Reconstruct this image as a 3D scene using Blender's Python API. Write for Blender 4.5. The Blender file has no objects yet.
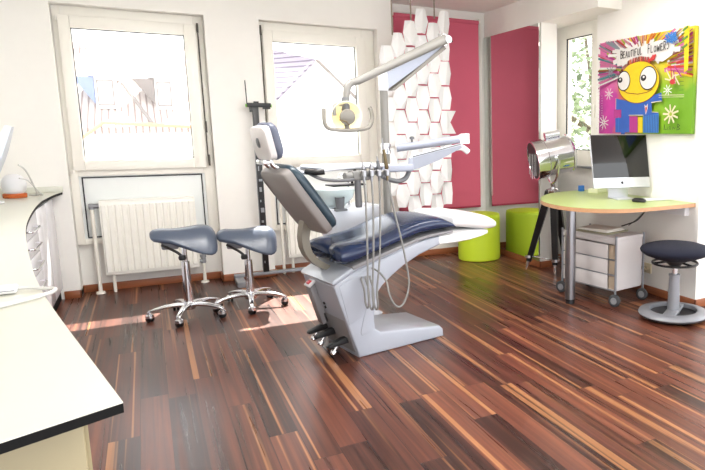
import bpy, bmesh, math, random
from mathutils import Vector, Matrix
rnd = random.Random(7)
PI = math.pi
SC = bpy.context.scene
COL = SC.collection

# ------------------------------------------------------------------ materials
def lin(c):
    out = []
    for v in c:
        v = v / 255.0
        out.append(v / 12.92 if v <= 0.04045 else ((v + 0.055) / 1.055) ** 2.4)
    return (out[0], out[1], out[2], 1.0)

def mat(name, rgb, rough=0.5, metal=0.0, spec=0.5, coat=0.0, var=0.06, scale=12.0, bump=0.0, bscale=200.0, trans=0.0, sheen=0.0):
    m = bpy.data.materials.new(name); m.use_nodes = True
    nt = m.node_tree; b = nt.nodes['Principled BSDF']
    tc = nt.nodes.new('ShaderNodeTexCoord')
    nz = nt.nodes.new('ShaderNodeTexNoise'); nz.inputs['Scale'].default_value = scale; nz.inputs['Detail'].default_value = 3
    nt.links.new(tc.outputs['Object'], nz.inputs['Vector'])
    mx = nt.nodes.new('ShaderNodeMix'); mx.data_type = 'RGBA'
    c = lin(rgb)
    mx.inputs[6].default_value = tuple(max(0, x * (1 - var)) for x in c[:3]) + (1,)
    mx.inputs[7].default_value = tuple(min(1, x * (1 + var)) for x in c[:3]) + (1,)
    nt.links.new(nz.outputs['Fac'], mx.inputs[0]); nt.links.new(mx.outputs[2], b.inputs['Base Color'])
    b.inputs['Roughness'].default_value = rough; b.inputs['Metallic'].default_value = metal
    b.inputs['Specular IOR Level'].default_value = spec
    b.inputs['Coat Weight'].default_value = coat; b.inputs['Coat Roughness'].default_value = 0.08
    b.inputs['Transmission Weight'].default_value = trans
    b.inputs['Sheen Weight'].default_value = sheen
    if bump:
        n2 = nt.nodes.new('ShaderNodeTexNoise'); n2.inputs['Scale'].default_value = bscale
        nt.links.new(tc.outputs['Object'], n2.inputs['Vector'])
        bp = nt.nodes.new('ShaderNodeBump'); bp.inputs['Strength'].default_value = bump; bp.inputs['Distance'].default_value = 0.004
        nt.links.new(n2.outputs['Fac'], bp.inputs['Height']); nt.links.new(bp.outputs['Normal'], b.inputs['Normal'])
    return m

M = {}
def D(name, *a, **k): M[name] = mat(name, *a, **k)
D('wall_paint', (242, 240, 235), 0.9, bump=0.15, bscale=300, var=0.02)
D('ceiling_paint', (246, 244, 240), 0.9, var=0.02)
D('window_white', (244, 241, 232), 0.35, var=0.02)
D('gasket', (40, 40, 46), 0.6)
D('panel_white', (236, 240, 238), 0.45, var=0.02)
D('dark_fitting', (70, 64, 56), 0.4)
D('radiator_white', (248, 246, 238), 0.35, var=0.015)
D('pipe_white', (240, 236, 226), 0.35, var=0.02)
D('chrome', (225, 226, 230), 0.12, 1.0, var=0.02)
D('steel', (150, 150, 154), 0.3, 1.0, var=0.05)
D('grey_metal', (150, 152, 156), 0.4, 0.6)
D('chair_plastic', (170, 176, 188), 0.28, coat=0.3, var=0.015)
D('chair_grey', (140, 139, 142), 0.4, var=0.02)
D('chair_shell', (138, 133, 131), 0.45, var=0.02)
D('bracket_beige', (128, 122, 110), 0.4, var=0.03)
D('upholstery_blue', (36, 50, 82), 0.24, spec=0.6, var=0.06, bump=0.05, bscale=120)
D('upholstery_teal', (46, 64, 76), 0.3, spec=0.5, var=0.06)
D('upholstery_slate', (90, 96, 114), 0.34, var=0.05)
D('stool_blue', (74, 84, 102), 0.3, spec=0.6, var=0.04)
D('foot_white', (250, 250, 250), 0.25, var=0.01)
D('black_plastic', (28, 28, 30), 0.4)
D('black_paint', (22, 22, 25), 0.35)
D('red_switch', (190, 20, 40), 0.3)
D('unit_white', (220, 224, 232), 0.25, var=0.015)
D('unit_blue', (160, 166, 182), 0.28, var=0.02)
D('hose_grey', (134, 134, 132), 0.4, var=0.03)
D('lamp_grey', (126, 124, 120), 0.35, var=0.03)
D('handle_grey', (122, 118, 110), 0.4, var=0.03)
D('grip_grey', (104, 106, 110), 0.45)
D('brass_tool', (112, 98, 72), 0.3, 0.7)
D('bowl_glass', (232, 246, 248), 0.1, trans=0.3, var=0.02)
D('red_blind', (212, 98, 122), 0.75, var=0.05, scale=3)
D('red_bar', (168, 48, 74), 0.6)
D('divider_white', (246, 246, 246), 0.6, var=0.015)
D('strap', (150, 138, 124), 0.6)
D('lime', (200, 226, 48), 0.55, var=0.03, scale=4)
D('lime_desk', (172, 188, 112), 0.3, var=0.04, scale=5)
D('beech_edge', (196, 150, 110), 0.5, var=0.15, scale=30)
D('trolley_white', (214, 210, 210), 0.4, var=0.02)
D('trolley_inner', (190, 172, 150), 0.5)
D('rubber_grey', (64, 66, 70), 0.6)
D('wheel_grey', (140, 142, 146), 0.5)
D('navy_fabric', (16, 20, 40), 0.9, bump=0.3, bscale=600, sheen=0.0, var=0.2)
D('alu_paint', (140, 142, 148), 0.4, 0.3)
D('counter_white', (208, 208, 196), 0.3, var=0.01)
D('counter_edge', (10, 10, 11), 0.7, spec=0.2)
D('counter_front', (160, 148, 116), 0.5, var=0.02)
D('cabinet_white', (240, 240, 246), 0.25, coat=0.3, var=0.015)
D('plinth_lilac', (196, 190, 200), 0.4)
D('imac_alu', (206, 208, 212), 0.3, 0.7, var=0.02)
D('screen_black', (10, 10, 11), 0.06, spec=0.7, var=0.0)
D('white_plastic', (226, 226, 228), 0.35, var=0.02)
D('cable_white', (206, 206, 202), 0.4, var=0.02)
D('cable_black', (35, 34, 34), 0.5)
D('orange_base', (188, 92, 36), 0.5)
D('paper', (236, 232, 222), 0.8, var=0.03)
D('paper_olive', (150, 146, 120), 0.7)
D('blue_box', (50, 112, 190), 0.5)
D('pale_box', (226, 230, 196), 0.6)
D('socket_beige', (214, 200, 170), 0.45)
D('monitor_silver', (196, 204, 216), 0.3, 0.2)
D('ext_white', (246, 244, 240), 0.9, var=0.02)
D('ext_grey', (120, 112, 108), 0.9)
D('ext_blue', (110, 124, 160), 0.7)
D('ext_pink', (190, 160, 158), 0.9)
D('bark', (96, 84, 66), 0.9, var=0.3)
D('green_tip', (120, 190, 60), 0.5)
D('ground', (170, 170, 165), 0.9)

def glass_mat(name, tint=(1, 1, 1)):
    m = bpy.data.materials.new(name); m.use_nodes = True; nt = m.node_tree
    for n in list(nt.nodes): nt.nodes.remove(n)
    o = nt.nodes.new('ShaderNodeOutputMaterial'); t = nt.nodes.new('ShaderNodeBsdfTransparent'); g = nt.nodes.new('ShaderNodeBsdfGlossy')
    t.inputs[0].default_value = (*tint, 1); g.inputs['Roughness'].default_value = 0.02
    ge = nt.nodes.new('ShaderNodeNewGeometry'); dt = nt.nodes.new('ShaderNodeVectorMath'); dt.operation = 'DOT_PRODUCT'
    nt.links.new(ge.outputs['Incoming'], dt.inputs[0]); nt.links.new(ge.outputs['Normal'], dt.inputs[1])
    ab = nt.nodes.new('ShaderNodeMath'); ab.operation = 'ABSOLUTE'; nt.links.new(dt.outputs['Value'], ab.inputs[0])
    om = nt.nodes.new('ShaderNodeMath'); om.operation = 'SUBTRACT'; om.inputs[0].default_value = 1.0; nt.links.new(ab.outputs[0], om.inputs[1])
    pw = nt.nodes.new('ShaderNodeMath'); pw.operation = 'POWER'; pw.inputs[1].default_value = 5.0; nt.links.new(om.outputs[0], pw.inputs[0])
    fr = nt.nodes.new('ShaderNodeMath'); fr.operation = 'MULTIPLY_ADD'; fr.inputs[1].default_value = 0.6; fr.inputs[2].default_value = 0.03; nt.links.new(pw.outputs[0], fr.inputs[0])
    nz = nt.nodes.new('ShaderNodeTexNoise'); nz.inputs['Scale'].default_value = 1.5
    bp = nt.nodes.new('ShaderNodeBump'); bp.inputs['Strength'].default_value = 0.01
    nt.links.new(nz.outputs['Fac'], bp.inputs['Height']); nt.links.new(bp.outputs['Normal'], g.inputs['Normal'])
    mx = nt.nodes.new('ShaderNodeMixShader')
    nt.links.new(fr.outputs[0], mx.inputs[0]); nt.links.new(t.outputs[0], mx.inputs[1]); nt.links.new(g.outputs[0], mx.inputs[2])
    nt.links.new(mx.outputs[0], o.inputs['Surface'])
    return m
M['pane'] = glass_mat('window_pane')

def mirror_mat():
    m = mat('mirror_silver', (224, 228, 224), 0.012, 1.0, var=0.01); return m
M['mirror'] = mirror_mat()

def emit_mat(name, rgb, s):
    m = bpy.data.materials.new(name); m.use_nodes = True; nt = m.node_tree; b = nt.nodes['Principled BSDF']
    b.inputs['Base Color'].default_value = lin(rgb); b.inputs['Emission Color'].default_value = lin(rgb)
    nz = nt.nodes.new('ShaderNodeTexNoise'); nz.inputs['Scale'].default_value = 4
    mr = nt.nodes.new('ShaderNodeMapRange'); mr.inputs[3].default_value = s * 0.9; mr.inputs[4].default_value = s * 1.1
    nt.links.new(nz.outputs['Fac'], mr.inputs[0]); nt.links.new(mr.outputs[0], b.inputs['Emission Strength'])
    return m
M['bulb'] = emit_mat('bulb_yellow', (255, 220, 110), 1.0)
M['fill_panel'] = emit_mat('fill_panel', (255, 250, 240), 3.0)  # glow of the added fill lamps
FILL_W = 13.5
M['reflector'] = mat('reflector_yellow', (252, 246, 216), 0.3, 0.1)

def wood_floor():
    m = bpy.data.materials.new('walnut_planks'); m.use_nodes = True; nt = m.node_tree; N = nt.nodes; L = nt.links
    b = N['Principled BSDF']
    tc = N.new('ShaderNodeTexCoord'); sx = N.new('ShaderNodeSeparateXYZ'); L.new(tc.outputs['Object'], sx.inputs[0])
    def math_(op, a, bb=None, c=None):
        n = N.new('ShaderNodeMath'); n.operation = op
        for i, v in enumerate((a, bb, c)):
            if v is None: continue
            if isinstance(v, (int, float)): n.inputs[i].default_value = v
            else: L.new(v, n.inputs[i])
        return n.outputs[0]
    W = 0.118; LEN = 1.25
    u = math_('DIVIDE', sx.outputs[0], W); iu = math_('FLOOR', u); fu = math_('FRACT', u)
    wn = N.new('ShaderNodeTexWhiteNoise'); wn.noise_dimensions = '1D'; L.new(iu, wn.inputs['W'])
    v = math_('ADD', math_('DIVIDE', sx.outputs[1], LEN), math_('MULTIPLY', wn.outputs['Value'], 7.3))
    iv = math_('FLOOR', v); fv = math_('FRACT', v)
    cb = N.new('ShaderNodeCombineXYZ'); L.new(iu, cb.inputs[0]); L.new(iv, cb.inputs[1])
    w2 = N.new('ShaderNodeTexWhiteNoise'); w2.noise_dimensions = '2D'; L.new(cb.outputs[0], w2.inputs['Vector'])
    rv = w2.outputs['Value']
    # grain, stretched along the plank
    def grain(xs, ys, detail, dist=0.0):
        c = N.new('ShaderNodeCombineXYZ')
        L.new(math_('ADD', math_('MULTIPLY', sx.outputs[0], xs), math_('MULTIPLY', rv, 37.0)), c.inputs[0])
        L.new(math_('ADD', math_('MULTIPLY', sx.outputs[1], ys), math_('MULTIPLY', rv, 91.0)), c.inputs[1])
        L.new(math_('MULTIPLY', rv, 13.0), c.inputs[2])
        n = N.new('ShaderNodeTexNoise'); n.inputs['Scale'].default_value = 1.0; n.inputs['Detail'].default_value = detail; n.inputs['Distortion'].default_value = dist
        L.new(c.outputs[0], n.inputs['Vector']); return n.outputs['Fac']
    g1 = grain(42.0, 0.9, 6, 0.5)
    g2 = grain(25.0, 0.16, 2, 0.25)
    r1 = N.new('ShaderNodeValToRGB'); cr = r1.color_ramp
    cr.elements[0].position = 0.25; cr.elements[0].color = lin((48, 24, 18))
    cr.elements[1].position = 0.80; cr.elements[1].color = lin((140, 84, 60))
    e = cr.elements.new(0.52); e.color = lin((102, 58, 44))
    tone = math_('ADD', math_('MULTIPLY', g1, 0.75), math_('MULTIPLY', math_('SUBTRACT', rv, 0.35), 0.30))
    L.new(tone, r1.inputs[0])
    r2 = N.new('ShaderNodeValToRGB'); r2.color_ramp.elements[0].position = 0.585; r2.color_ramp.elements[0].color = (0, 0, 0, 1)
    r2.color_ramp.elements[1].position = 0.65; r2.color_ramp.elements[1].color = (1, 1, 1, 1)
    L.new(g2, r2.inputs[0])
    mx = N.new('ShaderNodeMix'); mx.data_type = 'RGBA'; mx.inputs[7].default_value = lin((184, 128, 84))
    L.new(math_('MULTIPLY', r2.outputs[0], math_('ADD', math_('MULTIPLY', g1, 0.9), 0.15)), mx.inputs[0]); L.new(r1.outputs[0], mx.inputs[6])
    # seams
    eu = math_('MINIMUM', fu, math_('SUBTRACT', 1.0, fu)); ev = math_('MINIMUM', fv, math_('SUBTRACT', 1.0, fv))
    su = math_('LESS_THAN', eu, 0.014); sv = math_('LESS_THAN', ev, 0.0016); seam = math_('MAXIMUM', su, sv)
    m2 = N.new('ShaderNodeMix'); m2.data_type = 'RGBA'; m2.inputs[7].default_value = lin((34, 17, 12))
    L.new(math_('MULTIPLY', seam, 0.75), m2.inputs[0]); L.new(mx.outputs[2], m2.inputs[6]); L.new(m2.outputs[2], b.inputs['Base Color'])
    L.new(math_('ADD', math_('MULTIPLY', g1, 0.2), 0.2), b.inputs['Roughness'])
    b.inputs['Specular IOR Level'].default_value = 0.45
    bp = N.new('ShaderNodeBump'); bp.inputs['Strength'].default_value = 0.25; bp.inputs['Distance'].default_value = 0.002
    L.new(math_('SUBTRACT', math_('MULTIPLY', g1, 0.3), seam), bp.inputs['Height']); L.new(bp.outputs['Normal'], b.inputs['Normal'])
    return m
M['floor'] = wood_floor()

def base_wood():
    m = bpy.data.materials.new('baseboard_wood'); m.use_nodes = True; nt = m.node_tree; b = nt.nodes['Principled BSDF']
    tc = nt.nodes.new('ShaderNodeTexCoord'); mp = nt.nodes.new('ShaderNodeMapping'); mp.inputs['Scale'].default_value = (2, 2, 40)
    nz = nt.nodes.new('ShaderNodeTexNoise'); nz.inputs['Scale'].default_value = 1.5; nz.inputs['Detail'].default_value = 4
    r = nt.nodes.new('ShaderNodeValToRGB'); r.color_ramp.elements[0].color = lin((120, 66, 40)); r.color_ramp.elements[1].color = lin((176, 108, 70))
    nt.links.new(tc.outputs['Object'], mp.inputs[0]); nt.links.new(mp.outputs[0], nz.inputs['Vector']); nt.links.new(nz.outputs['Fac'], r.inputs[0])
    nt.links.new(r.outputs[0], b.inputs['Base Color']); b.inputs['Roughness'].default_value = 0.35
    return m
M['baseboard'] = base_wood()

def tiles_mat(name, c1, c2, axis, freq):
    m = bpy.data.materials.new(name); m.use_nodes = True; nt = m.node_tree; b = nt.nodes['Principled BSDF']
    tc = nt.nodes.new('ShaderNodeTexCoord'); w = nt.nodes.new('ShaderNodeTexWave'); w.bands_direction = axis; w.inputs['Scale'].default_value = freq
    r = nt.nodes.new('ShaderNodeValToRGB'); r.color_ramp.elements[0].color = lin(c1); r.color_ramp.elements[1].color = lin(c2); r.color_ramp.elements[1].position = 0.35
    nt.links.new(tc.outputs['Object'], w.inputs['Vector']); nt.links.new(w.outputs['Fac'], r.inputs[0]); nt.links.new(r.outputs[0], b.inputs['Base Color'])
    b.inputs['Roughness'].default_value = 0.9
    return m
M['tiles_red'] = tiles_mat('roof_tiles_pale', (124, 104, 98), (186, 176, 170), 'X', 3.0)
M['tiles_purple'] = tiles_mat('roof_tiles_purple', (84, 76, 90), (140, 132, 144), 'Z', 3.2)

def leaf_mat():
    m = bpy.data.materials.new('leaves'); m.use_nodes = True; nt = m.node_tree; b = nt.nodes['Principled BSDF']
    tc = nt.nodes.new('ShaderNodeTexCoord'); nz = nt.nodes.new('ShaderNodeTexNoise'); nz.inputs['Scale'].default_value = 1.7
    r = nt.nodes.new('ShaderNodeValToRGB'); r.color_ramp.elements[0].position = 0.35; r.color_ramp.elements[0].color = lin((74, 94, 62)); r.color_ramp.elements[1].position = 0.7; r.color_ramp.elements[1].color = lin((164, 180, 138))
    nt.links.new(tc.outputs['Object'], nz.inputs['Vector']); nt.links.new(nz.outputs['Fac'], r.inputs[0]); nt.links.new(r.outputs[0], b.inputs['Base Color'])
    b.inputs['Roughness'].default_value = 0.8; return m
M['leaves'] = leaf_mat()

def canvas_mat():
    m = bpy.data.materials.new('canvas_ground'); m.use_nodes = True; nt = m.node_tree; b = nt.nodes['Principled BSDF']; N = nt.nodes; L = nt.links
    tc = N.new('ShaderNodeTexCoord'); sp = N.new('ShaderNodeSeparateXYZ'); L.new(tc.outputs['Object'], sp.inputs[0])
    nz = N.new('ShaderNodeTexNoise'); nz.inputs['Scale'].default_value = 7; nz.inputs['Detail'].default_value = 6; L.new(tc.outputs['Object'], nz.inputs['Vector'])
    ad = N.new('ShaderNodeMath'); ad.operation = 'MULTIPLY_ADD'; ad.inputs[1].default_value = 0.28; L.new(nz.outputs['Fac'], ad.inputs[0]); L.new(sp.outputs[0], ad.inputs[2])
    r = N.new('ShaderNodeValToRGB'); cr = r.color_ramp
    cr.elements[0].position = 0.14; cr.elements[0].color = lin((150, 30, 130)); cr.elements[1].position = 1.0; cr.elements[1].color = lin((110, 160, 30))
    for p, c in ((0.26, (206, 60, 160)), (0.36, (190, 60, 160)), (0.46, (210, 110, 90)), (0.62, (150, 180, 40)), (0.9, (130, 178, 34))):
        e = cr.elements.new(p); e.color = lin(c)
    L.new(ad.outputs[0], r.inputs[0])
    r3 = N.new('ShaderNodeValToRGB'); r3.color_ramp.elements[0].position = 0.42; r3.color_ramp.elements[0].color = (0, 0, 0, 1); r3.color_ramp.elements[1].position = 0.62; r3.color_ramp.elements[1].color = (1, 1, 1, 1)
    a2 = N.new('ShaderNodeMath'); a2.operation = 'MULTIPLY_ADD'; a2.inputs[1].default_value = 0.2; L.new(nz.outputs['Fac'], a2.inputs[0]); L.new(sp.outputs[2], a2.inputs[2])
    L.new(a2.outputs[0], r3.inputs[0])
    r4 = N.new('ShaderNodeValToRGB'); r4.color_ramp.elements[0].position = 0.2; r4.color_ramp.elements[0].color = lin((220, 110, 170)); r4.color_ramp.elements[1].position = 0.95; r4.color_ramp.elements[1].color = lin((214, 200, 40))
    L.new(ad.outputs[0], r4.inputs[0])
    mx = N.new('ShaderNodeMix'); mx.data_type = 'RGBA'; L.new(r3.outputs[0], mx.inputs[0]); L.new(r.outputs[0], mx.inputs[6]); L.new(r4.outputs[0], mx.inputs[7])
    L.new(mx.outputs[2], b.inputs['Base Color']); b.inputs['Roughness'].default_value = 0.6
    return m
M['canvas'] = canvas_mat()

# ------------------------------------------------------------------ mesh builder
class MB:
    def __init__(s): s.v = []; s.f = []; s.mi = []
    def add(s, vs, fs, mi=0):
        o = len(s.v); s.v += [tuple(v) for v in vs]; s.f += [tuple(i + o for i in f) for f in fs]; s.mi += [mi] * len(fs); return s
    def bm(s, bm, mi=0):
        bm.verts.ensure_lookup_table(); bm.verts.index_update()
        s.add([v.co[:] for v in bm.verts], [[v.index for v in f.verts] for f in bm.faces], mi); bm.free(); return s
    def box(s, x0, y0, z0, x1, y1, z1, bev=0.0, seg=2, mi=0, rot=None, org=None):
        x0, x1 = min(x0, x1), max(x0, x1); y0, y1 = min(y0, y1), max(y0, y1); z0, z1 = min(z0, z1), max(z0, z1)
        b = bmesh.new(); bmesh.ops.create_cube(b, size=1.0)
        for v in b.verts: v.co = Vector(((x0 + x1) / 2 + v.co.x * (x1 - x0), (y0 + y1) / 2 + v.co.y * (y1 - y0), (z0 + z1) / 2 + v.co.z * (z1 - z0)))
        if bev: bmesh.ops.bevel(b, geom=list(b.edges), offset=min(bev, 0.49 * min(x1 - x0, y1 - y0, z1 - z0)), segments=seg, affect='EDGES', profile=0.5)
        if rot is not None:
            o = Vector(org or ((x0 + x1) / 2, (y0 + y1) / 2, (z0 + z1) / 2))
            for v in b.verts: v.co = o + rot @ (v.co - o)
        return s.bm(b, mi)
    def tube(s, pts, r, n=12, mi=0, caps=True, sub=0, closed=False):
        pts = [Vector(p) for p in pts]
        if sub: 
            q = []; P = pts; m = len(P)
            for i in range(m if closed else m - 1):
                if closed: p0, p1, p2, p3 = P[i - 1], P[i], P[(i + 1) % m], P[(i + 2) % m]
                else: p0, p1, p2, p3 = P[max(i - 1, 0)], P[i], P[i + 1], P[min(i + 2, m - 1)]
                for k in range(sub):
                    t = k / sub
                    q.append(0.5 * ((2 * p1) + (p2 - p0) * t + (2 * p0 - 5 * p1 + 4 * p2 - p3) * t * t + (3 * p1 - p0 - 3 * p2 + p3) * t ** 3))
            if not closed: q.append(P[-1])
            if isinstance(r, (list, tuple)):
                r = [r[min(i // sub, len(r) - 1)] * (1 - (i % sub) / sub) + r[min(i // sub + 1, len(r) - 1)] * ((i % sub) / sub) for i in range(len(q))]
            pts = q
        m = len(pts); R = r if isinstance(r, (list, tuple)) else [r] * m
        vs = []; nrm = None
        for i in range(m):
            if closed: t = pts[(i + 1) % m] - pts[i - 1]
            else: t = pts[min(i + 1, m - 1)] - pts[max(i - 1, 0)]
            if t.length < 1e-9: t = Vector((0, 0, 1))
            t.normalize()
            if nrm is None:
                a = Vector((0, 0, 1)) if abs(t.z) < 0.9 else Vector((1, 0, 0)); nrm = (a - t * a.dot(t)).normalized()
            else:
                nrm = nrm - t * nrm.dot(t)
                nrm = nrm.normalized() if nrm.length > 1e-6 else t.orthogonal().normalized()
            bn = t.cross(nrm)
            for k in range(n):
                a = 2 * PI * k / n; vs.append(pts[i] + (nrm * math.cos(a) + bn * math.sin(a)) * R[i])
        fs = []
        for i in range(m if closed else m - 1):
            j = (i + 1) % m
            for k in range(n): fs.append((i * n + k, i * n + (k + 1) % n, j * n + (k + 1) % n, j * n + k))
        if caps and not closed: fs.append(tuple(range(n - 1, -1, -1))); fs.append(tuple((m - 1) * n + k for k in range(n)))
        return s.add(vs, fs, mi)
    def lathe(s, prof, c=(0, 0, 0), axis=(0, 0, 1), n=32, mi=0, sx=1.0, sy=1.0):
        ax = Vector(axis).normalized(); q = Vector((0, 0, 1)).rotation_difference(ax); c = Vector(c)
        vs = []; rings = []
        for r, z in prof:
            if r < 1e-6: rings.append([len(vs)]); vs.append(c + q @ Vector((0, 0, z)))
            else:
                rings.append(list(range(len(vs), len(vs) + n)))
                for k in range(n): a = 2 * PI * k / n; vs.append(c + q @ Vector((r * math.cos(a) * sx, r * math.sin(a) * sy, z)))
        fs = []
        for a, b in zip(rings, rings[1:]):
            if len(a) == 1 and len(b) == 1: continue
            if len(a) == 1: fs += [(a[0], b[(k + 1) % n], b[k]) for k in range(n)]
            elif len(b) == 1: fs += [(a[k], a[(k + 1) % n], b[0]) for k in range(n)]
            else: fs += [(a[k], a[(k + 1) % n], b[(k + 1) % n], b[k]) for k in range(n)]
        return s.add(vs, fs, mi)
    def prism(s, poly, h0, h1, plane='xy', bev=0.0, seg=2, mi=0, mi_side=None):
        """poly extruded; plane 'xy' -> along z, 'xz' -> along y, 'yz' -> along x"""
        def P(a, b, h): return {'xy': (a, b, h), 'xz': (a, h, b), 'yz': (h, a, b)}[plane]
        b = bmesh.new(); v0 = [b.verts.new(P(a, c, h0)) for a, c in poly]; v1 = [b.verts.new(P(a, c, h1)) for a, c in poly]
        n = len(poly); b.faces.new(v0[::-1]); b.faces.new(v1); sides = [b.faces.new((v0[i], v0[(i + 1) % n], v1[(i + 1) % n], v1[i])) for i in range(n)]
        bmesh.ops.recalc_face_normals(b, faces=b.faces)
        if bev:
            caps_e = [e for e in b.edges if all(len(f.verts) == n or f in sides for f in e.link_faces) and any(len(f.verts) == n and f not in sides for f in e.link_faces)] if n > 4 else list(b.edges)
            bmesh.ops.bevel(b, geom=caps_e, offset=bev, segments=seg, affect='EDGES', profile=0.5)
        bmesh.ops.triangulate(b, faces=[f for f in b.faces if len(f.verts) > 4])
        return s.bm(b, mi)
    def loft(s, secs, mi=0, cap=True, closed_sec=True):
        n = len(secs[0]); vs = [p for q in secs for p in q]; fs = []
        for i in range(len(secs) - 1):
            for k in range(n if closed_sec else n - 1):
                fs.append((i * n + k, i * n + (k + 1) % n, (i + 1) * n + (k + 1) % n, (i + 1) * n + k))
        if cap: fs.append(tuple(range(n - 1, -1, -1))); fs.append(tuple((len(secs) - 1) * n + k for k in range(n)))
        return s.add(vs, fs, mi)
    def build(s, name, mats, parent=None, smooth=35, loc=None, rotz=0.0, fix=True):
        me = bpy.data.meshes.new(name); me.from_pydata(s.v, [], s.f)
        mats = mats if isinstance(mats, (list, tuple)) else [mats]
        for x in mats: me.materials.append(M[x] if isinstance(x, str) else x)
        me.polygons.foreach_set('material_index', s.mi)
        if fix:
            b = bmesh.new(); b.from_mesh(me); bmesh.ops.recalc_face_normals(b, faces=b.faces); b.to_mesh(me); b.free()
        if smooth:
            me.polygons.foreach_set('use_smooth', [True] * len(me.polygons)); me.set_sharp_from_angle(angle=math.radians(smooth))
        o = bpy.data.objects.new(name, me); COL.objects.link(o)
        if parent is not None: o.parent = parent
        if loc is not None: o.location = loc
        if rotz: o.rotation_euler = (0, 0, rotz)
        return o

def tag(o, label=None, cat=None, group=None, kind=None):
    if label: o['label'] = label
    if cat: o['category'] = cat
    if group: o['group'] = group
    if kind: o['kind'] = kind
    return o
def thing(name, label, cat, loc=(0, 0, 0), rotz=0.0, group=None, kind=None):
    o = bpy.data.objects.new(name, None); COL.objects.link(o); o.empty_display_size = 0.1
    o.location = loc; o.rotation_euler = (0, 0, rotz)
    return tag(o, label, cat, group, kind)
def structure(o): o['kind'] = 'structure'; return o
def ring(x0, z0, x1, z1, w, y0, y1, mb=None, bev=0.004):
    """rectangular frame in the xz plane, w wide"""
    mb = mb or MB()
    mb.box(x0, y0, z0, x0 + w, y1, z1, bev); mb.box(x1 - w, y0, z0, x1, y1, z1, bev)
    mb.box(x0 + w, y0, z0, x1 - w, y1, z0 + w, bev); mb.box(x0 + w, y0, z1 - w, x1 - w, y1, z1, bev)
    return mb
def superell(c, hw, hh, n=20, p=4.0):
    """points of a rounded rectangle around c=(y,z)"""
    out = []
    for k in range(n):
        a = 2 * PI * k / n; ca, sa = math.cos(a), math.sin(a)
        out.append((c[0] + hw * math.copysign(abs(ca) ** (2 / p), ca), c[1] + hh * math.copysign(abs(sa) ** (2 / p), sa)))
    return out

# ------------------------------------------------------------------ the room
CEIL = 2.52
XL, YB, XR = -1.35, -1.6, 5.6
m = MB(); m.add([(XL, YB, 0), (XR, YB, 0), (XR, 6.3, 0), (XL, 6.3, 0)], [(0, 1, 2, 3)])
fl = MB(); fl.box(XL, YB, -0.08, XR, 6.4, 0.0); structure(fl.build('floor', 'floor', smooth=0))
c = MB(); c.box(XL, YB, CEIL, XR, 6.4, CEIL + 0.1); structure(c.build('ceiling', 'ceiling_paint', smooth=0))
w = MB()
w.box(XL, 6.0, 0, -0.52, 6.28, CEIL); w.box(0.50, 6.0, 0, 0.92, 6.28, CEIL); w.box(1.95, 6.0, 0, 2.10, 6.28, CEIL)
w.box(-0.52, 6.0, 2.24, 0.50, 6.28, CEIL); w.box(0.92, 6.0, 2.24, 1.95, 6.28, CEIL)
w.box(-0.52, 6.17, 0, 0.50, 6.28, 0.40); w.box(0.92, 6.17, 0, 1.95, 6.28, 0.40)
w.box(2.10, 6.17, 0, 3.60, 6.28, CEIL)
structure(w.build('wall_rear', 'wall_paint', smooth=0))
w = MB(); w.box(XL - 0.12, YB, 0, XL, 6.4, CEIL); structure(w.build('wall_left', 'wall_paint', smooth=0))
w = MB()
w.box(3.40, 3.26, 0, 3.80, 4.512, CEIL)                       # pier with the painting
w.box(3.16, 5.035, 0, 3.33, 6.17, CEIL)                       # breast that carries the mirror
w.box(3.52, 4.512, 0, 3.60, 5.29, 0.95); w.box(3.521, 4.513, 2.272, 3.60, 5.289, CEIL)
w.box(3.33, 5.29, 0, 3.60, 6.17, CEIL)
w.box(3.16, 4.19, 2.272, 3.52, 5.034, CEIL); w.box(3.335, 5.034, 2.272, 3.52, 5.289, CEIL)                   # lintel beam over the niche
w.box(3.80, 3.26, 0, XR, 3.45, CEIL)
structure(w.build('wall_right', 'wall_paint', smooth=0))

def baseboard(name, runs, h=0.062, t=0.014):
    b = MB()
    for x0, y0, x1, y1 in runs: b.box(x0, y0, 0.0, x1, y1, h, 0.004)
    structure(b.build(name, 'baseboard'))
baseboard('baseboard_rear', [(-0.63, 5.986, -0.52, 6.0), (-0.534, 5.986, -0.52, 6.17), (-0.52, 6.156, 0.50, 6.17), (0.486, 5.986, 0.50, 6.17), (0.486, 5.986, 0.934, 6.0), (0.92, 5.986, 0.934, 6.17), (0.92, 6.156, 1.95, 6.17), (1.94, 5.986, 1.954, 6.17), (1.94, 5.986, 2.114, 6.0), (2.10, 5.986, 2.114, 6.17), (2.10, 6.156, 3.16, 6.17)])
baseboard('baseboard_right', [(3.386, 3.246, 3.40, 4.526), (3.386, 4.512, 3.52, 4.526), (3.506, 4.512, 3.52, 5.29), (3.146, 5.021, 3.33, 5.035), (3.146, 5.021, 3.16, 6.157), (3.386, 3.246, XR, 3.26)])

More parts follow.
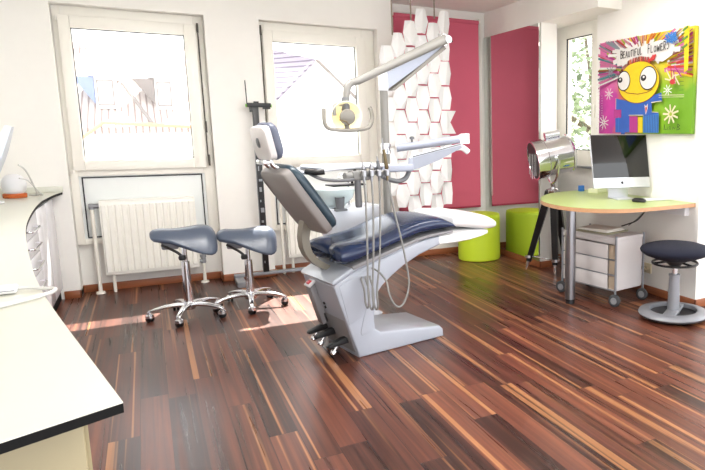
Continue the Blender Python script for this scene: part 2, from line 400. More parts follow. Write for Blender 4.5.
# ------------------------------------------------------------------ windows
def window(n, gx0, gx1, nx0, nx1, sx0, sx1, px0, px1):
    """one window unit in its niche: glass gx0..gx1, niche nx0..nx1, sash sx0..sx1, lower panel px0..px1"""
    r = bpy.data.objects.new('window_%d' % n, None); COL.objects.link(r); structure(r)
    f = MB()
    f.box(nx0 + .001, 6.11, .40, sx0 + .02, 6.20, 2.239, .004); f.box(sx1 - .02, 6.11, .40, nx1 - .001, 6.20, 2.239, .004)
    f.box(sx0 + .02, 6.11, 2.13, sx1 - .02, 6.20, 2.239, .004); f.box(sx0 + .02, 6.11, .945, sx1 - .02, 6.20, 1.03, .004)
    f.box(sx0 + .02, 6.11, .40, sx1 - .02, 6.20, .445, .004)
    f.build('window_frame', 'window_white', r)
    s = MB()
    z0, z1, gz0, gz1 = .992, 2.168, 1.076, 2.080
    s.box(sx0, 6.075, z0, gx0, 6.15, z1, .006); s.box(gx1, 6.075, z0, sx1, 6.15, z1, .006)
    s.box(gx0, 6.075, z0, gx1, 6.15, gz0, .006); s.box(gx0, 6.075, gz1, gx1, 6.15, z1, .006)
    s.build('sash', 'window_white', r)
    ring(gx0 - .001, gz0 - .001, gx1 + .001, gz1 + .001, .007, 6.12, 6.135, bev=0).build('glazing_seal', 'gasket', r, smooth=0)
    p = MB(); p.box(gx0, 6.137, gz0, gx1, 6.143, gz1); p.build('glass_pane', 'pane', r, smooth=0)
    q = MB(); q.box(px0 - .03, 6.132, .44, px1 + .03, 6.16, .95); q.build('lower_panel', 'panel_white', r, smooth=0)
    ring(px0, .45, px1, .938, .009, 6.122, 6.131, bev=0).build('panel_seal', 'gasket', r, smooth=0)
    return r
W1 = window(1, -.412, .352, -.52, .50, -.487, .443, -.448, .402)
W2 = window(2, 1.034, 1.767, .92, 1.95, .955, 1.848, .985, 1.86)
def hinge(par, x, z0, z1, w=.016):
    h = MB(); h.box(x - w / 2, 6.055, z0, x + w / 2, 6.085, z1, .004); h.tube([(x, 6.06, z0 - .012), (x, 6.06, z1 + .012)], .008); h.build('hinge', 'dark_fitting', par)
hinge(W1, .452, 2.115, 2.165); hinge(W1, .462, 1.02, 1.09); hinge(W1, .458, 1.30, 1.37, .010)
hinge(W2, .938, 2.13, 2.19)
h = MB(); h.box(-.496, 6.06, 2.12, -.486, 6.08, 2.16, .003); h.tube([(-.49, 6.06, .97), (-.49, 6.06, 1.0)], .011); h.build('hinge_cap', 'window_white', W1)
h = MB(); h.tube([(.938, 6.065, 1.30), (.938, 6.065, 2.13)], .005, 8); h.tube([(.946, 6.06, 1.30), (.95, 6.05, 1.24), (.944, 6.05, 1.2)], .006, 8); h.build('tilt_rod', 'dark_fitting', W2)
h = MB(); h.tube([(.456, 6.07, 1.09), (.453, 6.07, 2.115)], .005, 8); h.build('tilt_rod', 'dark_fitting', W1)

r = bpy.data.objects.new('window_3', None); COL.objects.link(r); structure(r)
f = MB()
f.box(3.50, 5.13, .95, 3.57, 5.285, 2.28, .004); f.box(3.50, 4.50, .95, 3.57, 4.722, 2.28, .004); f.box(3.50, 4.722, 2.158, 3.57, 5.13, 2.28, .004); f.box(3.50, 4.722, .95, 3.57, 5.13, 1.12, .004)
f.build('window_frame', 'window_white', r)
q = MB(); q.box(3.52, 4.722, 1.12, 3.526, 5.13, 2.158); q.build('glass_pane', 'pane', r, smooth=0)
q = MB()
for a in ((3.505, 5.118, 1.12, 3.515, 5.13, 2.158), (3.505, 4.722, 1.12, 3.515, 4.73, 2.158), (3.505, 4.722, 2.15, 3.515, 5.13, 2.158), (3.505, 4.722, 1.12, 3.515, 5.13, 1.128)): q.box(*a)
q.build('glazing_seal', 'gasket', r, smooth=0)
q = MB(); q.box(3.475, 4.52, .955, 3.53, 5.03, .975, .004); q.build('window_sill', 'grey_metal', r)
q = MB(); q.box(3.485, 4.655, 1.42, 3.50, 4.675, 1.53, .004); q.build('window_handle', 'window_white', r)

# mirror and red blind
mi = MB(); mi.box(3.142, 5.045, .064, 3.158, 6.15, 2.266, .002); mi.mi = [0] * len(mi.f)
tag(mi.build('wall_mirror', 'mirror', smooth=0), 'tall frameless wall mirror beside the red blind, reflecting the lime pouf', 'mirror')
b = thing('roller_blind', 'crimson roller blind lowered over the rear wall right of the window', 'blind', (2.62, 6.12, 0))
q = MB(); q.box(-.465, .006, .50, .452, .012, 2.40); q.build('blind_fabric', 'red_blind', b, smooth=0)
q = MB(); q.tube([(-.465, .012, 2.41), (.452, .012, 2.41)], .022, 16); q.build('roller_tube', 'red_blind', b)
q = MB(); q.box(-.465, .0, .482, .452, .018, .502, .004); q.build('bottom_bar', 'red_bar', b)
for x0, x1 in ((-.49, -.466), (.453, .475)):
    q = MB(); q.box(x0, -.01, 2.40, x1, .046, 2.445, .003); q.build('bracket', 'window_white', b)
q = MB(); q.tube([(.472, -.012, 2.40), (.472, -.014, 1.0), (.466, -.014, .62), (.46, -.014, .6), (.454, -.014, .62), (.458, -.014, 1.0), (.46, -.012, 2.40)], .0028, 6); q.build('pull_chain', 'pipe_white', b)

# ------------------------------------------------------------------ radiators
def radiator(label, x0, x1, loc_y, left_pipes):
    t = thing('radiator', label, 'radiator', (x0, loc_y, 0), group='white panel radiators under the windows')
    L = x1 - x0; z0, z1 = .145, .745
    p = MB(); p.box(0, .0, z0, L, .012, z1, .004)
    n = int(L / .046)
    for i in range(n):
        x = (i + .5) * L / n
        p.loft([[(x - .020, 0.001, z), (x - .014, -.013, z), (x + .014, -.013, z), (x + .020, 0.001, z)] for z in (z0 + .03, z1 - .03)], cap=True)
    p.build('front_panel', 'radiator_white', t, smooth=30)
    p = MB(); p.box(0, .012, z0 + .01, L, .075, z1 - .012, .004); p.build('convector', 'radiator_white', t)
    p = MB(); p.box(-.004, -.004, z1 - .006, L + .004, .08, z1 + .008, .004); p.build('top_grille', 'radiator_white', t)
    for s in (-1, 1):
        p = MB(); xx = -.006 if s < 0 else L; p.box(xx, .0, z0, xx + .006, .078, z1, .002); p.build('side_cover', 'radiator_white', t)
    if left_pipes:
        p = MB(); p.tube([(-.055, .03, 0), (-.055, .03, z1 - .05)], .014, 12); p.lathe([(.0, 0), (.035, 0), (.03, .014), (.015, .02)], (-.055, .03, 0)); p.build('supply_pipe', 'pipe_white', t)
        p = MB(); p.tube([(-.075, .03, z1 - .035), (0.0, .03, z1 - .035)], .02, 14); p.tube([(-.055, .03, z1 - .06), (-.055, .03, z1 - .015)], .019, 14); p.build('valve', 'grey_metal', t)
        p = MB(); p.tube([(.045, .03, 0), (.045, .03, z0 + .01)], .012, 12); p.build('return_pipe', 'pipe_white', t)
    else:
        for x in (-.02, .03):
            p = MB(); p.tube([(x - .03, .03, 0), (x - .03, .03, z1 - .10), (x, .03, z1 - .06)] if x < 0 else [(x, .03, 0), (x, .03, z0 + .01)], .013, 12); p.build('supply_pipe' if x < 0 else 'return_pipe', 'pipe_white', t)
        p = MB(); p.tube([(-.03, .03, z1 - .06), (.0, .03, z1 - .06)], .02, 12); p.build('valve', 'grey_metal', t)
    return t
radiator('white panel radiator under the left window behind the first saddle stool', -.345, .318, 6.04, True)
radiator('white panel radiator under the middle window behind the dental chair', 1.06, 1.78, 6.04, False)
t = thing('heating_pipe', 'short white pipe with a chrome valve standing beside the left radiator', 'pipe', (.355, 6.07, 0))
p = MB(); p.tube([(0, 0, 0), (0, 0, .19)], .013, 12); p.lathe([(0, 0), (.034, 0), (.03, .012), (.014, .018)], (0, 0, 0)); p.build('pipe', 'pipe_white', t)
p = MB(); p.tube([(-.03, 0, .19), (.02, 0, .19)], .016, 12); p.tube([(0, 0, .17), (0, 0, .22)], .018, 12); p.lathe([(0, 0), (.024, .004), (.024, .03), (0, .034)], (0, 0, .215)); p.build('valve', 'grey_metal', t)

# ------------------------------------------------------------------ dental chair (local: x along the chair, y away from the camera side)
CH = (0.965, 3.508, 0.0); CA = math.atan2(.194, .981)
t = thing('dental_chair', 'reclined dental chair with blue upholstery and pale lilac base in the middle of the room', 'dental chair', CH, CA)
WV = .42
poly = [(0, .0), (.587, .0), (.583, .05), (.558, .076), (.30, .107), (.14, .127), (.112, .15), (.104, .20), (.108, .28), (.128, .36), (.165, .405), (.235, .455), (.316, .505), (.422, .552), (.573, .596), (.578, .600), (.573, .652), (.49, .645), (.40, .632), (.268, .594), (.187, .568), (.089, .543), (-.006, .513), (-.125, .458), (-.135, .442)]
q = MB(); q.prism(poly, 0, WV, 'xz', bev=.012, seg=3); q.build('base', 'chair_plastic', t, smooth=40)
# shoulder cap on top of the column
q = MB(); q.prism([(-.140, .452), (-.150, .466), (-.135, .482), (-.03, .535), (.10, .566), (.30, .612), (.42, .645), (.42, .628), (.28, .594), (.09, .543), (-.006, .513), (-.12, .458)], -.004, WV + .004, 'xz', bev=.010, seg=3)
q.build('shoulder_cap', 'chair_plastic', t, smooth=40)
# raised panels on the side
q = MB(); q.prism([(-.105, .44), (.01, .49), (.065, .512), (.085, .47), (.075, .40), (.05, .33), (.02, .24), (-.055, .21)], -.004, .004, 'xz', bev=.003); q.build('side_panel', 'chair_plastic', t)
q = MB(); q.prism([(.03, .22), (.062, .315), (.092, .36), (.086, .18), (.08, .135), (.02, .13), (.012, .15)], -.003, .004, 'xz', bev=.002); q.build('service_hatch', 'chair_plastic', t)
# end plate with switch, holes, pedals
def endpt(v, h, out=0.0):  # point on the sloping head end face
    k = h / .456; s = -.131 * k; nx, nz = -.961, -.276
    return (s + nx * out, v, h + nz * out)
q = MB()
a, bb, cc, dd = endpt(.03, .03, .004), endpt(WV - .03, .03, .004), endpt(WV - .03, .43, .004), endpt(.03, .43, .004)
q.loft([[a, bb, cc, dd], [endpt(.03, .03, -.01), endpt(WV - .03, .03, -.01), endpt(WV - .03, .43, -.01), endpt(.03, .43, -.01)]]); q.build('end_plate', 'chair_grey', t, smooth=0)
R_ = Matrix.Rotation(-math.atan2(.131, .456), 3, 'Y')
q = MB(); q.box(-.03, -.035, -.13, .012, .035, .13, .006, rot=R_, org=(0, 0, 0)); o = q.build('switch_column', 'chair_grey', t); o.location = endpt(.31, .29, .012)
R2 = Matrix.Rotation(math.radians(50), 3, 'Y')
q = MB(); q.box(-.008, -.034, -.026, .008, .034, .026, .004, rot=R2, org=(0, 0, 0)); o = q.build('switch_bezel', 'white_plastic', t); o.location = endpt(.285, .428, .030)
w_ = MB(); w_.box(-.006, -.018, -.014, .006, .018, .014, .003, rot=R2, org=(0, 0, 0)); s2 = w_.build('red_switch', 'red_switch', o); s2.location = (-.005, 0, .006); s2['label'] = 'red rocker switch'
for h in (.30, .275):
    q = MB(); q.lathe([(0, 0), (.009, 0), (.009, .006), (.006, .008), (0, .008)], (0, 0, 0), (-.961, 0, -.276), 16); o = q.build('socket', 'black_plastic', t); o.location = endpt(.235, h, .005)
q = MB(); q.box(-.006, -.02, -.03, .006, .02, .03, .004, rot=R_, org=(0, 0, 0)); o = q.build('socket_cover', 'black_plastic', t); o.location = endpt(.29, .20, .012)
for v, h in ((.345, .125), (.255, .115), (.10, .095)):
    q = MB()
    secs = []
    for k, (x, wv, hh, dz) in enumerate(((.01, .026, .020, 0), (-.03, .026, .020, -.002), (-.08, .022, .015, -.012), (-.115, .019, .011, -.020), (-.122, .012, .006, -.022))):
        secs.append([(x, yy, zz) for yy, zz in superell((0, dz), wv, hh, 12, 4)])
    q.loft(secs); o = q.build('pedal', 'black_plastic', t); o.location = endpt(v, h, 0)
    q = MB(); q.tube([(-.05, 0, -.012), (-.075, 0, -.045), (-.085, 0, -.06)], .009, 10); q.lathe([(0, 0), (.016, 0), (.018, .006), (.018, .022), (.012, .028), (0, .028)], (-.078, 0, -.05), (-.5, 0, -.86), 16); q.build('pedal_lever', 'chrome', o)
# seat pan and seat cushion
q = MB(); q.prism([(-.03, .548), (.10, .583), (.268, .626), (.40, .660), (.49, .674), (.66, .684), (.66, .668), (.49, .656), (.40, .640), (.268, .605), (.10, .560), (-.02, .528)], -.02, .46, 'xz', bev=.004); q.build('seat_pan', 'chair_grey', t)
def interp(tab, x):
    if x <= tab[0][0]: return tab[0][1]
    for (a, va), (b2, vb) in zip(tab, tab[1:]):
        if x <= b2: k = (x - a) / (b2 - a); return va + (vb - va) * k
    return tab[-1][1]
topT = [(-.10, .662), (-.05, .676), (0, .680), (.109, .692), (.187, .704), (.289, .742), (.393, .772), (.48, .784), (.537, .784), (.60, .77), (.66, .738), (.69, .70)]
botT = [(-.10, .552), (-.05, .546), (.0, .556), (.076, .583), (.268, .632), (.401, .668), (.628, .69), (.69, .69)]
q = MB(); secs = []
N = 28
for i, s in enumerate([-.098, -.095, -.085, -.065, -.03, .01, .06, .11, .17, .23, .29, .35, .41, .47, .52, .57, .61, .64, .66, .675, .682]):
    zt, zb = interp(topT, s), interp(botT, s); k = 1.0
    if s < -.06: k = {-.098: .55, -.095: .72, -.085: .86, -.065: .96}[s]
    if s > .63: k = {.64: .96, .66: .86, .675: .66, .682: .42}[s]
    zm, hh = (zt + zb) / 2, (zt - zb) / 2 * k
    sec = []
    for yy, zz in superell((.215, zm), .248 * (1 if k > .9 else (.95 + .05 * k)), hh, N, 2.9):
        d = math.exp(-((yy - .235) / .055) ** 2) * max(0, 1 - (s + .1) / .26)
        if zz > zm: zz -= .075 * d
        else: zz += .012 * d
        sec.append((s + .06 * d * (1 if s < -.05 else max(0, (.0 - s) / .05) if s < 0 else 0), yy, zz))
    secs.append(sec)
q.loft(secs); q.build('seat_cushion', 'upholstery_blue', t, smooth=60)
# white leg rest
q = MB(); secs = []
for s, zt, zb, hw in ((.655, .770, .70, .20), (.665, .786, .694, .235), (.70, .790, .690, .24), (.81, .782, .672, .24), (.90, .766, .655, .237), (.975, .746, .645, .225), (1.03, .722, .642, .20), (1.065, .704, .645, .17), (1.088, .682, .650, .12), (1.095, .67, .655, .07)):
    secs.append([(s, yy, zz) for yy, zz in superell((.215, (zt + zb) / 2), hw, (zt - zb) / 2, N, 3.2)])
q.loft(secs); o = q.build('foot_cover', 'foot_white', t, smooth=60); o['label'] = 'glossy white protective cover over the foot end'
q = MB(); secs = []
for s, zt, zb, hw in ((.565, .655, .592, .21), (.70, .668, .588, .21), (.81, .664, .594, .21), (.92, .656, .608, .20), (.98, .648, .618, .18), (1.0, .640, .626, .15)):
    secs.append([(s, yy, zz) for yy, zz in superell((.21, (zt + zb) / 2), hw, (zt - zb) / 2, 20, 6)])
q.loft(secs); q.build('leg_rest_frame', 'foot_white', t, smooth=50)
# backrest
d = Vector((-.5634, 0, .8262)); nb = Vector((.8262, 0, .5634)); B0 = Vector((-.125, 0, .768))
def bp(a, v, n): p = B0 + d * a + nb * n; return (p.x, v, p.z)
q = MB(); secs = []
for n_, gr in ((-.046, .016), (-.042, .007), (-.034, .001), (0.0, 0.0)):
    sec = []
    L0, L1 = -.012 + gr, .405 - gr * .6
    for yy, aa in superell((.175, (L0 + L1) / 2), .195 - gr, (L1 - L0) / 2, 28, 7): sec.append(bp(aa, yy, n_ + .012 * max(0, aa - .33) / .07))
    secs.append(sec)
q.loft(secs); q.build('backrest_shell', 'chair_shell', t, smooth=40)
q = MB(); secs = []
for n_, gr in ((0.0, .012), (.012, 0.0), (.035, 0.0), (.048, .010), (.056, .030), (.059, .060)):
    sec = []
    for yy, aa in superell((.175, .197), .198 - gr, .212 - gr, 32, 5): sec.append(bp(aa, yy, n_))
    secs.append(sec)
q.loft(secs); q.build('backrest_cushion', 'upholstery_teal', t, smooth=60)
# curved bracket between column and backrest
q = MB(); secs = []
path = [(-.178, .80), (-.192, .75), (-.200, .70), (-.196, .65), (-.182, .61), (-.156, .572), (-.124, .545), (-.088, .522), (-.07, .512)]
for i, (x, z) in enumerate(path):
    a = Vector(path[min(i + 1, len(path) - 1)]) - Vector(path[max(i - 1, 0)]); a.normalize(); nx, nz = -a.y, a.x; hw = .024 - .008 * i / 8
    secs.append([(x + nx * hw, .26, z + nz * hw), (x + nx * hw, .19, z + nz * hw), (x - nx * hw, .19, z - nz * hw), (x - nx * hw, .26, z - nz * hw)])
q.loft(secs); q.build('back_bracket', 'bracket_beige', t, smooth=30)
# headrest
hd = Vector((-.205, 0, .979)); hn = Vector((.979, 0, .205)); H0 = Vector((-.388, 0, 1.155))
def hp(a, v, n): p = H0 + hd * a + hn * n; return (p.x, v, p.z)
q = MB(); secs = []
for n_, gr in ((-.022, .012), (-.018, .004), (-.004, 0), (.012, 0)):
    secs.append([hp(aa, yy, n_) for yy, aa in superell((.165, .085), .112 - gr, .09 - gr, 28, 6)])
q.loft(secs); hs = q.build('headrest_shell', 'trolley_white', t, smooth=40)
q = MB(); q.loft([[hp(aa, yy, n_) for yy, aa in superell((.175, .09), .016 * k, .026 * k, 16, 2.2)] for n_, k in ((-.030, .75), (-.027, 1), (-.018, 1))]); q.build('headrest_button', 'grip_grey', hs)
q = MB(); secs = []
for n_, gr in ((.012, .008), (.026, 0), (.044, .004), (.058, .02), (.067, .045), (.070, .07)):
    secs.append([hp(aa, yy, n_) for yy, aa in superell((.165, .088), .114 - gr, .10 - gr * .9, 32, 4)])
q.loft(secs); q.build('headrest_cushion', 'upholstery_slate', t, smooth=60)
q = MB()
for v in (.13, .22): q.tube([hp(.03, v, -.005), hp(-.03, v, .0), bp(.40, v, .0), bp(.33, v, .0)], .012, 12, sub=3)
q.box(-.43, .12, 1.125, -.385, .23, 1.15, .006); q.build('headrest_rail', 'chrome', t)

# ------------------------------------------------------------------ spittoon unit
t = thing('spittoon_unit', 'white spittoon unit with a pale glass bowl behind the dental chair', 'dental unit', CH, CA)
q = MB(); secs = []
for z, hx, hy in ((.0, .17, .13), (.04, .18, .14), (.06, .15, .11), (.55, .15, .11), (.70, .18, .13), (.78, .20, .14), (.80, .195, .135)):
    secs.append([(.33 + x, .73 + y, z) for x, y in superell((0, 0), hx, hy, 28, 5)])
q.loft(secs); q.build('body', 'unit_white', t, smooth=50)
q = MB(); q.lathe([(.0, .80), (.05, .80), (.07, .815), (.115, .86), (.128, .905), (.131, .92), (.125, .92), (.11, .87), (.06, .825), (0, .822)], (.24, .73, 0), n=36); q.build('bowl', 'bowl_glass', t)
q = MB(); q.tube([(.36, .78, .80), (.36, .78, .98), (.34, .77, 1.01), (.30, .76, 1.01), (.285, .755, .985)], .008, 10, sub=4); q.build('water_spout', 'chrome', t)
q = MB(); q.lathe([(0, .0), (.026, .0), (.032, .075), (.029, .075), (.024, .006), (0, .006)], (.21, .60, .80), n=24); q.box(.17, .575, .785, .25, .66, .80, .004); q.build('cup_holder', 'grip_grey', t)

# ------------------------------------------------------------------ operating lamp on its pole
t = thing('operating_lamp', 'grey dental operating lamp on a jointed arm and tall pole above the chair', 'dental lamp', CH, CA)
q = MB(); q.tube([(.505, .51, .50), (.507, .51, 1.66)], .026, 20); q.build('pole', 'lamp_grey', t)
q = MB(); q.tube([(.506, .51, 1.155), (.506, .51, 1.172)], .034, 20); q.tube([(.506, .51, 1.198), (.506, .51, 1.215)], .034, 20); q.tube([(.506, .51, 1.150), (.506, .51, 1.22)], .029, 20); q.build('pole_clamp', 'chrome', t)
q = MB(); q.tube([(.507, .51, 1.56), (.507, .51, 1.68)], .032, 20); q.lathe([(.032, 0), (.028, .008), (0, .012)], (.507, .51, 1.68)); q.build('pole_collar', 'unit_white', t)
q = MB()
q.loft([[(.52, y, 1.565), (.52, y, 1.668), (.96, y, 1.905), (.975, y, 1.872)] for y in (.485, .49, .53, .535)]); q.build('fixed_arm', 'unit_blue', t, smooth=0)
q = MB(); q.loft([[(.545, y, 1.562), (.57, y, 1.562), (.985, y, 1.862), (.965, y, 1.878)] for y in (.475, .545)]); q.build('arm_rim', 'handle_grey', t, smooth=0)
q = MB(); q.tube([(.955, .47, 1.875), (.955, .47, 1.955)], .034, 20); q.tube([(.955, .40, 1.915), (.955, .54, 1.915)], .026, 18); q.build('elbow_joint', 'chrome', t)
q = MB(); q.box(.935, .415, 1.9, 1.0, .50, 1.912, .003); q.build('joint_slot', 'black_plastic', t)
q = MB(); q.tube([(.95, .44, 1.918), (.62, .42, 1.765), (.268, .40, 1.602)], [.034, .029, .023], 20); q.build('lamp_arm', 'lamp_grey', t)
q = MB(); q.tube([(.275, .40, 1.605), (.24, .395, 1.597), (.205, .385, 1.583), (.186, .38, 1.55), (.178, .38, 1.50), (.172, .38, 1.455)], [.024, .024, .024, .022, .020, .019], 18, sub=4); q.build('arm_bend', 'lamp_grey', t)
q = MB(); q.tube([(.1735, .38, 1.50), (.171, .38, 1.42)], .024, 18); q.build('arm_sleeve', 'grip_grey', t)
q = MB(); q.tube([(.172, .38, 1.456), (.12, .38, 1.456), (.098, .375, 1.45), (.092, .37, 1.42), (.095, .37, 1.39)], .011, 10, sub=3); q.build('yoke', 'lamp_grey', t)
# lamp head faces the camera side (about -y, a little down)
LC = Vector((.162, .355, 1.385)); LA = Vector((-.18, -.96, -.12)).normalized()
q = MB(); q.lathe([(0, -.05), (.04, -.048), (.075, -.03), (.092, .0), (.094, .004), (.090, .004), (.072, -.022), (.04, -.038), (0, -.041)], LC, LA, 36); q.build('reflector', 'reflector', t)
q = MB(); q.tube([LC + LA * -.038, LC + LA * .02], .022, 18); q.build('bulb', 'bulb', t)
q = MB(); q.lathe([(0, .012), (.046, .012), (.048, .02), (.044, .034), (.02, .04), (0, .041)], LC, LA, 28); q.build('bulb_shield', 'handle_grey', t)
q = MB(); q.tube([LC + Vector((-.06, -.03, -.02)), LC + Vector((-.02, -.035, -.03)), LC + Vector((.0, -.03, -.05))], .004, 8); q.build('shield_clip', 'brass_tool', t)
q = MB(); q.tube([(.024, .36, 1.43), (.018, .35, 1.36), (.03, .345, 1.322), (.07, .34, 1.308), (.16, .335, 1.303), (.25, .34, 1.310), (.30, .345, 1.322), (.328, .35, 1.365), (.33, .36, 1.42), (.322, .365, 1.445)], .012, 12, sub=4); q.tube([(.162, .345, 1.303), (.162, .36, 1.34)], .014, 12); q.build('hand_grip', 'handle_grey', t)

# ------------------------------------------------------------------ instrument table and arm
t = thing('instrument_table', 'swing-arm dental instrument tray hovering over the chair seat', 'instrument tray', CH, CA)
q = MB(); q.tube([(.57, .48, 1.187), (.72, .40, 1.208), (.93, .22, 1.250)], .026, 20); q.build('upper_arm', 'unit_blue', t)
q = MB(); q.tube([(.66, .43, 1.215), (.66, .43, 1.25)], .007, 10); q.lathe([(0, 0), (.016, 0), (.016, .016), (0, .02)], (.66, .43, 1.245), n=14); q.build('arm_knob', 'grip_grey', t)
q = MB(); q.tube([(.91, .235, 1.246), (.955, .207, 1.254)], [.029, .031], 20); q.tube([(.938, .213, 1.215), (.938, .213, 1.282)], .030, 20); q.build('elbow_cap', 'foot_white', t)
q = MB(); q.tube([(.95, .20, 1.16), (.90, .20, 1.19), (.82, .19, 1.186)], .02, 14, sub=4); q.build('elbow_hook', 'foot_white', t)
q = MB(); q.loft([[(.375, y0, 1.072), (.385, y0, 1.142), (.86, y1, 1.206), (.87, y1, 1.192), (.62, (y0 + y1) / 2, 1.118), (.46, y0 * .7 + y1 * .3, 1.078)] for y0, y1 in ((-.02, .15), (.03, .20))]); q.build('lower_arm', 'unit_blue', t, smooth=20)
q = MB(); q.tube([(.385, .0, 1.146), (.87, .17, 1.208)], .012, 12); q.build('arm_rail', 'unit_white', t)
q = MB(); q.tube([(.39, -.012, 1.150), (.86, .155, 1.214)], .004, 8); q.build('arm_stripe', 'grip_grey', t)
q = MB(); q.box(.165, -.045, 1.066, .376, .06, 1.108, .01, 3); q.build('tray_head', 'unit_blue', t)
q = MB(); q.loft([[(x + .03, y + .0, z) for x, y in superell((0, 0), hx, hy, 28, 4)] for z, hx, hy in ((1.092, .20, .15), (1.097, .225, .17), (1.104, .232, .176), (1.110, .23, .174), (1.107, .215, .16))]); tr = q.build('tray', 'unit_white', t, smooth=40)
tr.location = (-.0, .12, 0)
q = MB(); q.tube([(.02, -.052, 1.108), (-.14, -.045, 1.098), (-.215, .0, 1.085), (-.232, .10, 1.078), (-.21, .22, 1.088), (-.12, .27, 1.10)], .010, 10, sub=5); q.build('tray_rail', 'unit_white', t)
q = MB(); q.tube([(-.225, .02, 1.074), (-.205, -.06, 1.052), (-.15, -.10, 1.042), (-.08, -.11, 1.04), (-.02, -.10, 1.045), (.02, -.08, 1.062)], .009, 10, sub=5); q.build('front_handle', 'grip_grey', t)
q = MB(); q.tube([(-.232, .05, 1.085), (-.218, -.03, 1.083), (-.18, -.055, 1.088)], .015, 12, sub=4); q.build('handle_tip', 'black_plastic', t)
q = MB(); q.box(-.045, -.115, 1.035, .06, -.03, 1.085, .012); q.tube([(-.04, -.085, 1.06), (-.085, -.09, 1.06)], .020, 14); q.build('bracket_block', 'hose_grey', t)
q = MB(); q.tube([(-.012, -.09, 1.04), (-.010, -.09, .90)], [.017, .019], 16); q.lathe([(.019, 0), (.016, -.012), (0, -.014)], (-.010, -.09, .90)); q.build('knob_handle', 'grip_grey', t)
q = MB(); q.box(-.01, -.127, 1.062, .165, -.085, 1.085, .006); hb = q.build('holder_bar', 'hose_grey', t)
for x in (.0, .045, .09, .14):
    k = MB(); k.lathe([(.0115, -.018), (.0145, -.015), (.0145, .015), (.0115, .018), (.0115, -.018)], (x, -.142, 1.073), n=16); k.build('holder', 'steel', hb)
q = MB(); q.tube([(.15, -.07, 1.05), (.21, -.05, 1.025), (.28, -.03, 1.012), (.34, -.01, 1.03), (.37, .0, 1.075)], .014, 12, sub=5); q.build('supply_hose', 'grip_grey', t)
q = MB(); q.box(-.04, .14, .985, .16, .26, .995, .004); q.tube([(.10, .20, .99), (.10, .18, 1.06), (.08, .10, 1.09)], .007, 8); q.build('lower_shelf', 'black_plastic', t)

def handpiece(label, x, tip, hose, hmat, r=.0055):
    o = thing('handpiece', label, 'dental handpiece', CH, CA, group='handpieces hanging at the instrument tray')
    tz = max(tip[1], 1.135); z2 = 1.098; z3 = z2 + (tz - z2) * .62; x3 = x + (tip[0] - x) * .62
    q = MB(); q.tube([(x, -.142, 1.03), (x, -.142, 1.06), (x, -.142, 1.092), (x + (tip[0] - x) * .05, -.142, z2), (x3, -.142, z3)], [.0065, .0075, .0075, .0115, .008], 12); q.build('grip', hmat, o)
    q = MB(); q.tube([(x3, -.142, z3 - .002), (tip[0], -.142, tz)], [.005, .002], 8); q.build('tip', 'steel', o)
    q = MB(); q.tube(hose, r, 8, sub=8); q.build('hose', 'hose_grey', o)
Y_ = -.142
handpiece('leftmost handpiece in the tray holders, its hose hanging straight down', 0.0, (-0.003, 1.100), [(0.000, Y_, 1.035), (0.004, Y_, 0.90), (0.003, Y_, 0.70), (-0.004, Y_, 0.45), (-0.002, Y_, 0.355), (0.000, -.118, 0.325), (0.002, -.092, 0.355), (0.002, -.085, .42), (0.006, -.05, .47), (0.026, -.012, .475)], 'steel')
handpiece('second handpiece from the left in the tray holders, with a dark slim tip', 0.045, (0.046, 1.115), [(0.045, Y_, 1.035), (0.046, Y_, 0.85), (0.036, Y_, 0.60), (0.022, Y_, 0.42), (0.024, Y_, 0.340), (0.026, -.118, 0.310), (0.028, -.092, 0.340), (0.028, -.085, .42), (0.032, -.05, .47), (0.052, -.012, .475)], 'steel')
handpiece('third handpiece from the left in the tray holders, with a dark pointed tip', 0.09, (0.082, 1.165), [(0.090, Y_, 1.035), (0.088, Y_, 0.85), (0.074, Y_, 0.60), (0.050, Y_, 0.42), (0.052, Y_, 0.335), (0.054, -.118, 0.305), (0.056, -.092, 0.335), (0.056, -.085, .42), (0.060, -.05, .47), (0.080, -.012, .475)], 'grip_grey')
handpiece('tallest handpiece at the right of the tray holders, bronze, with a hose looping out right', .14, (.116, 1.262), [(.14, Y_, 1.035), (.165, -.165, .85), (.195, -.186, .67), (.225, -.187, .50), (.226, -.187, .42), (.20, -.187, .345), (.165, -.187, .315), (.13, -.187, .335), (.100, -.187, .40), (.094, -.17, .47), (.094, -.09, .51), (.095, -.012, .52)], 'brass_tool')

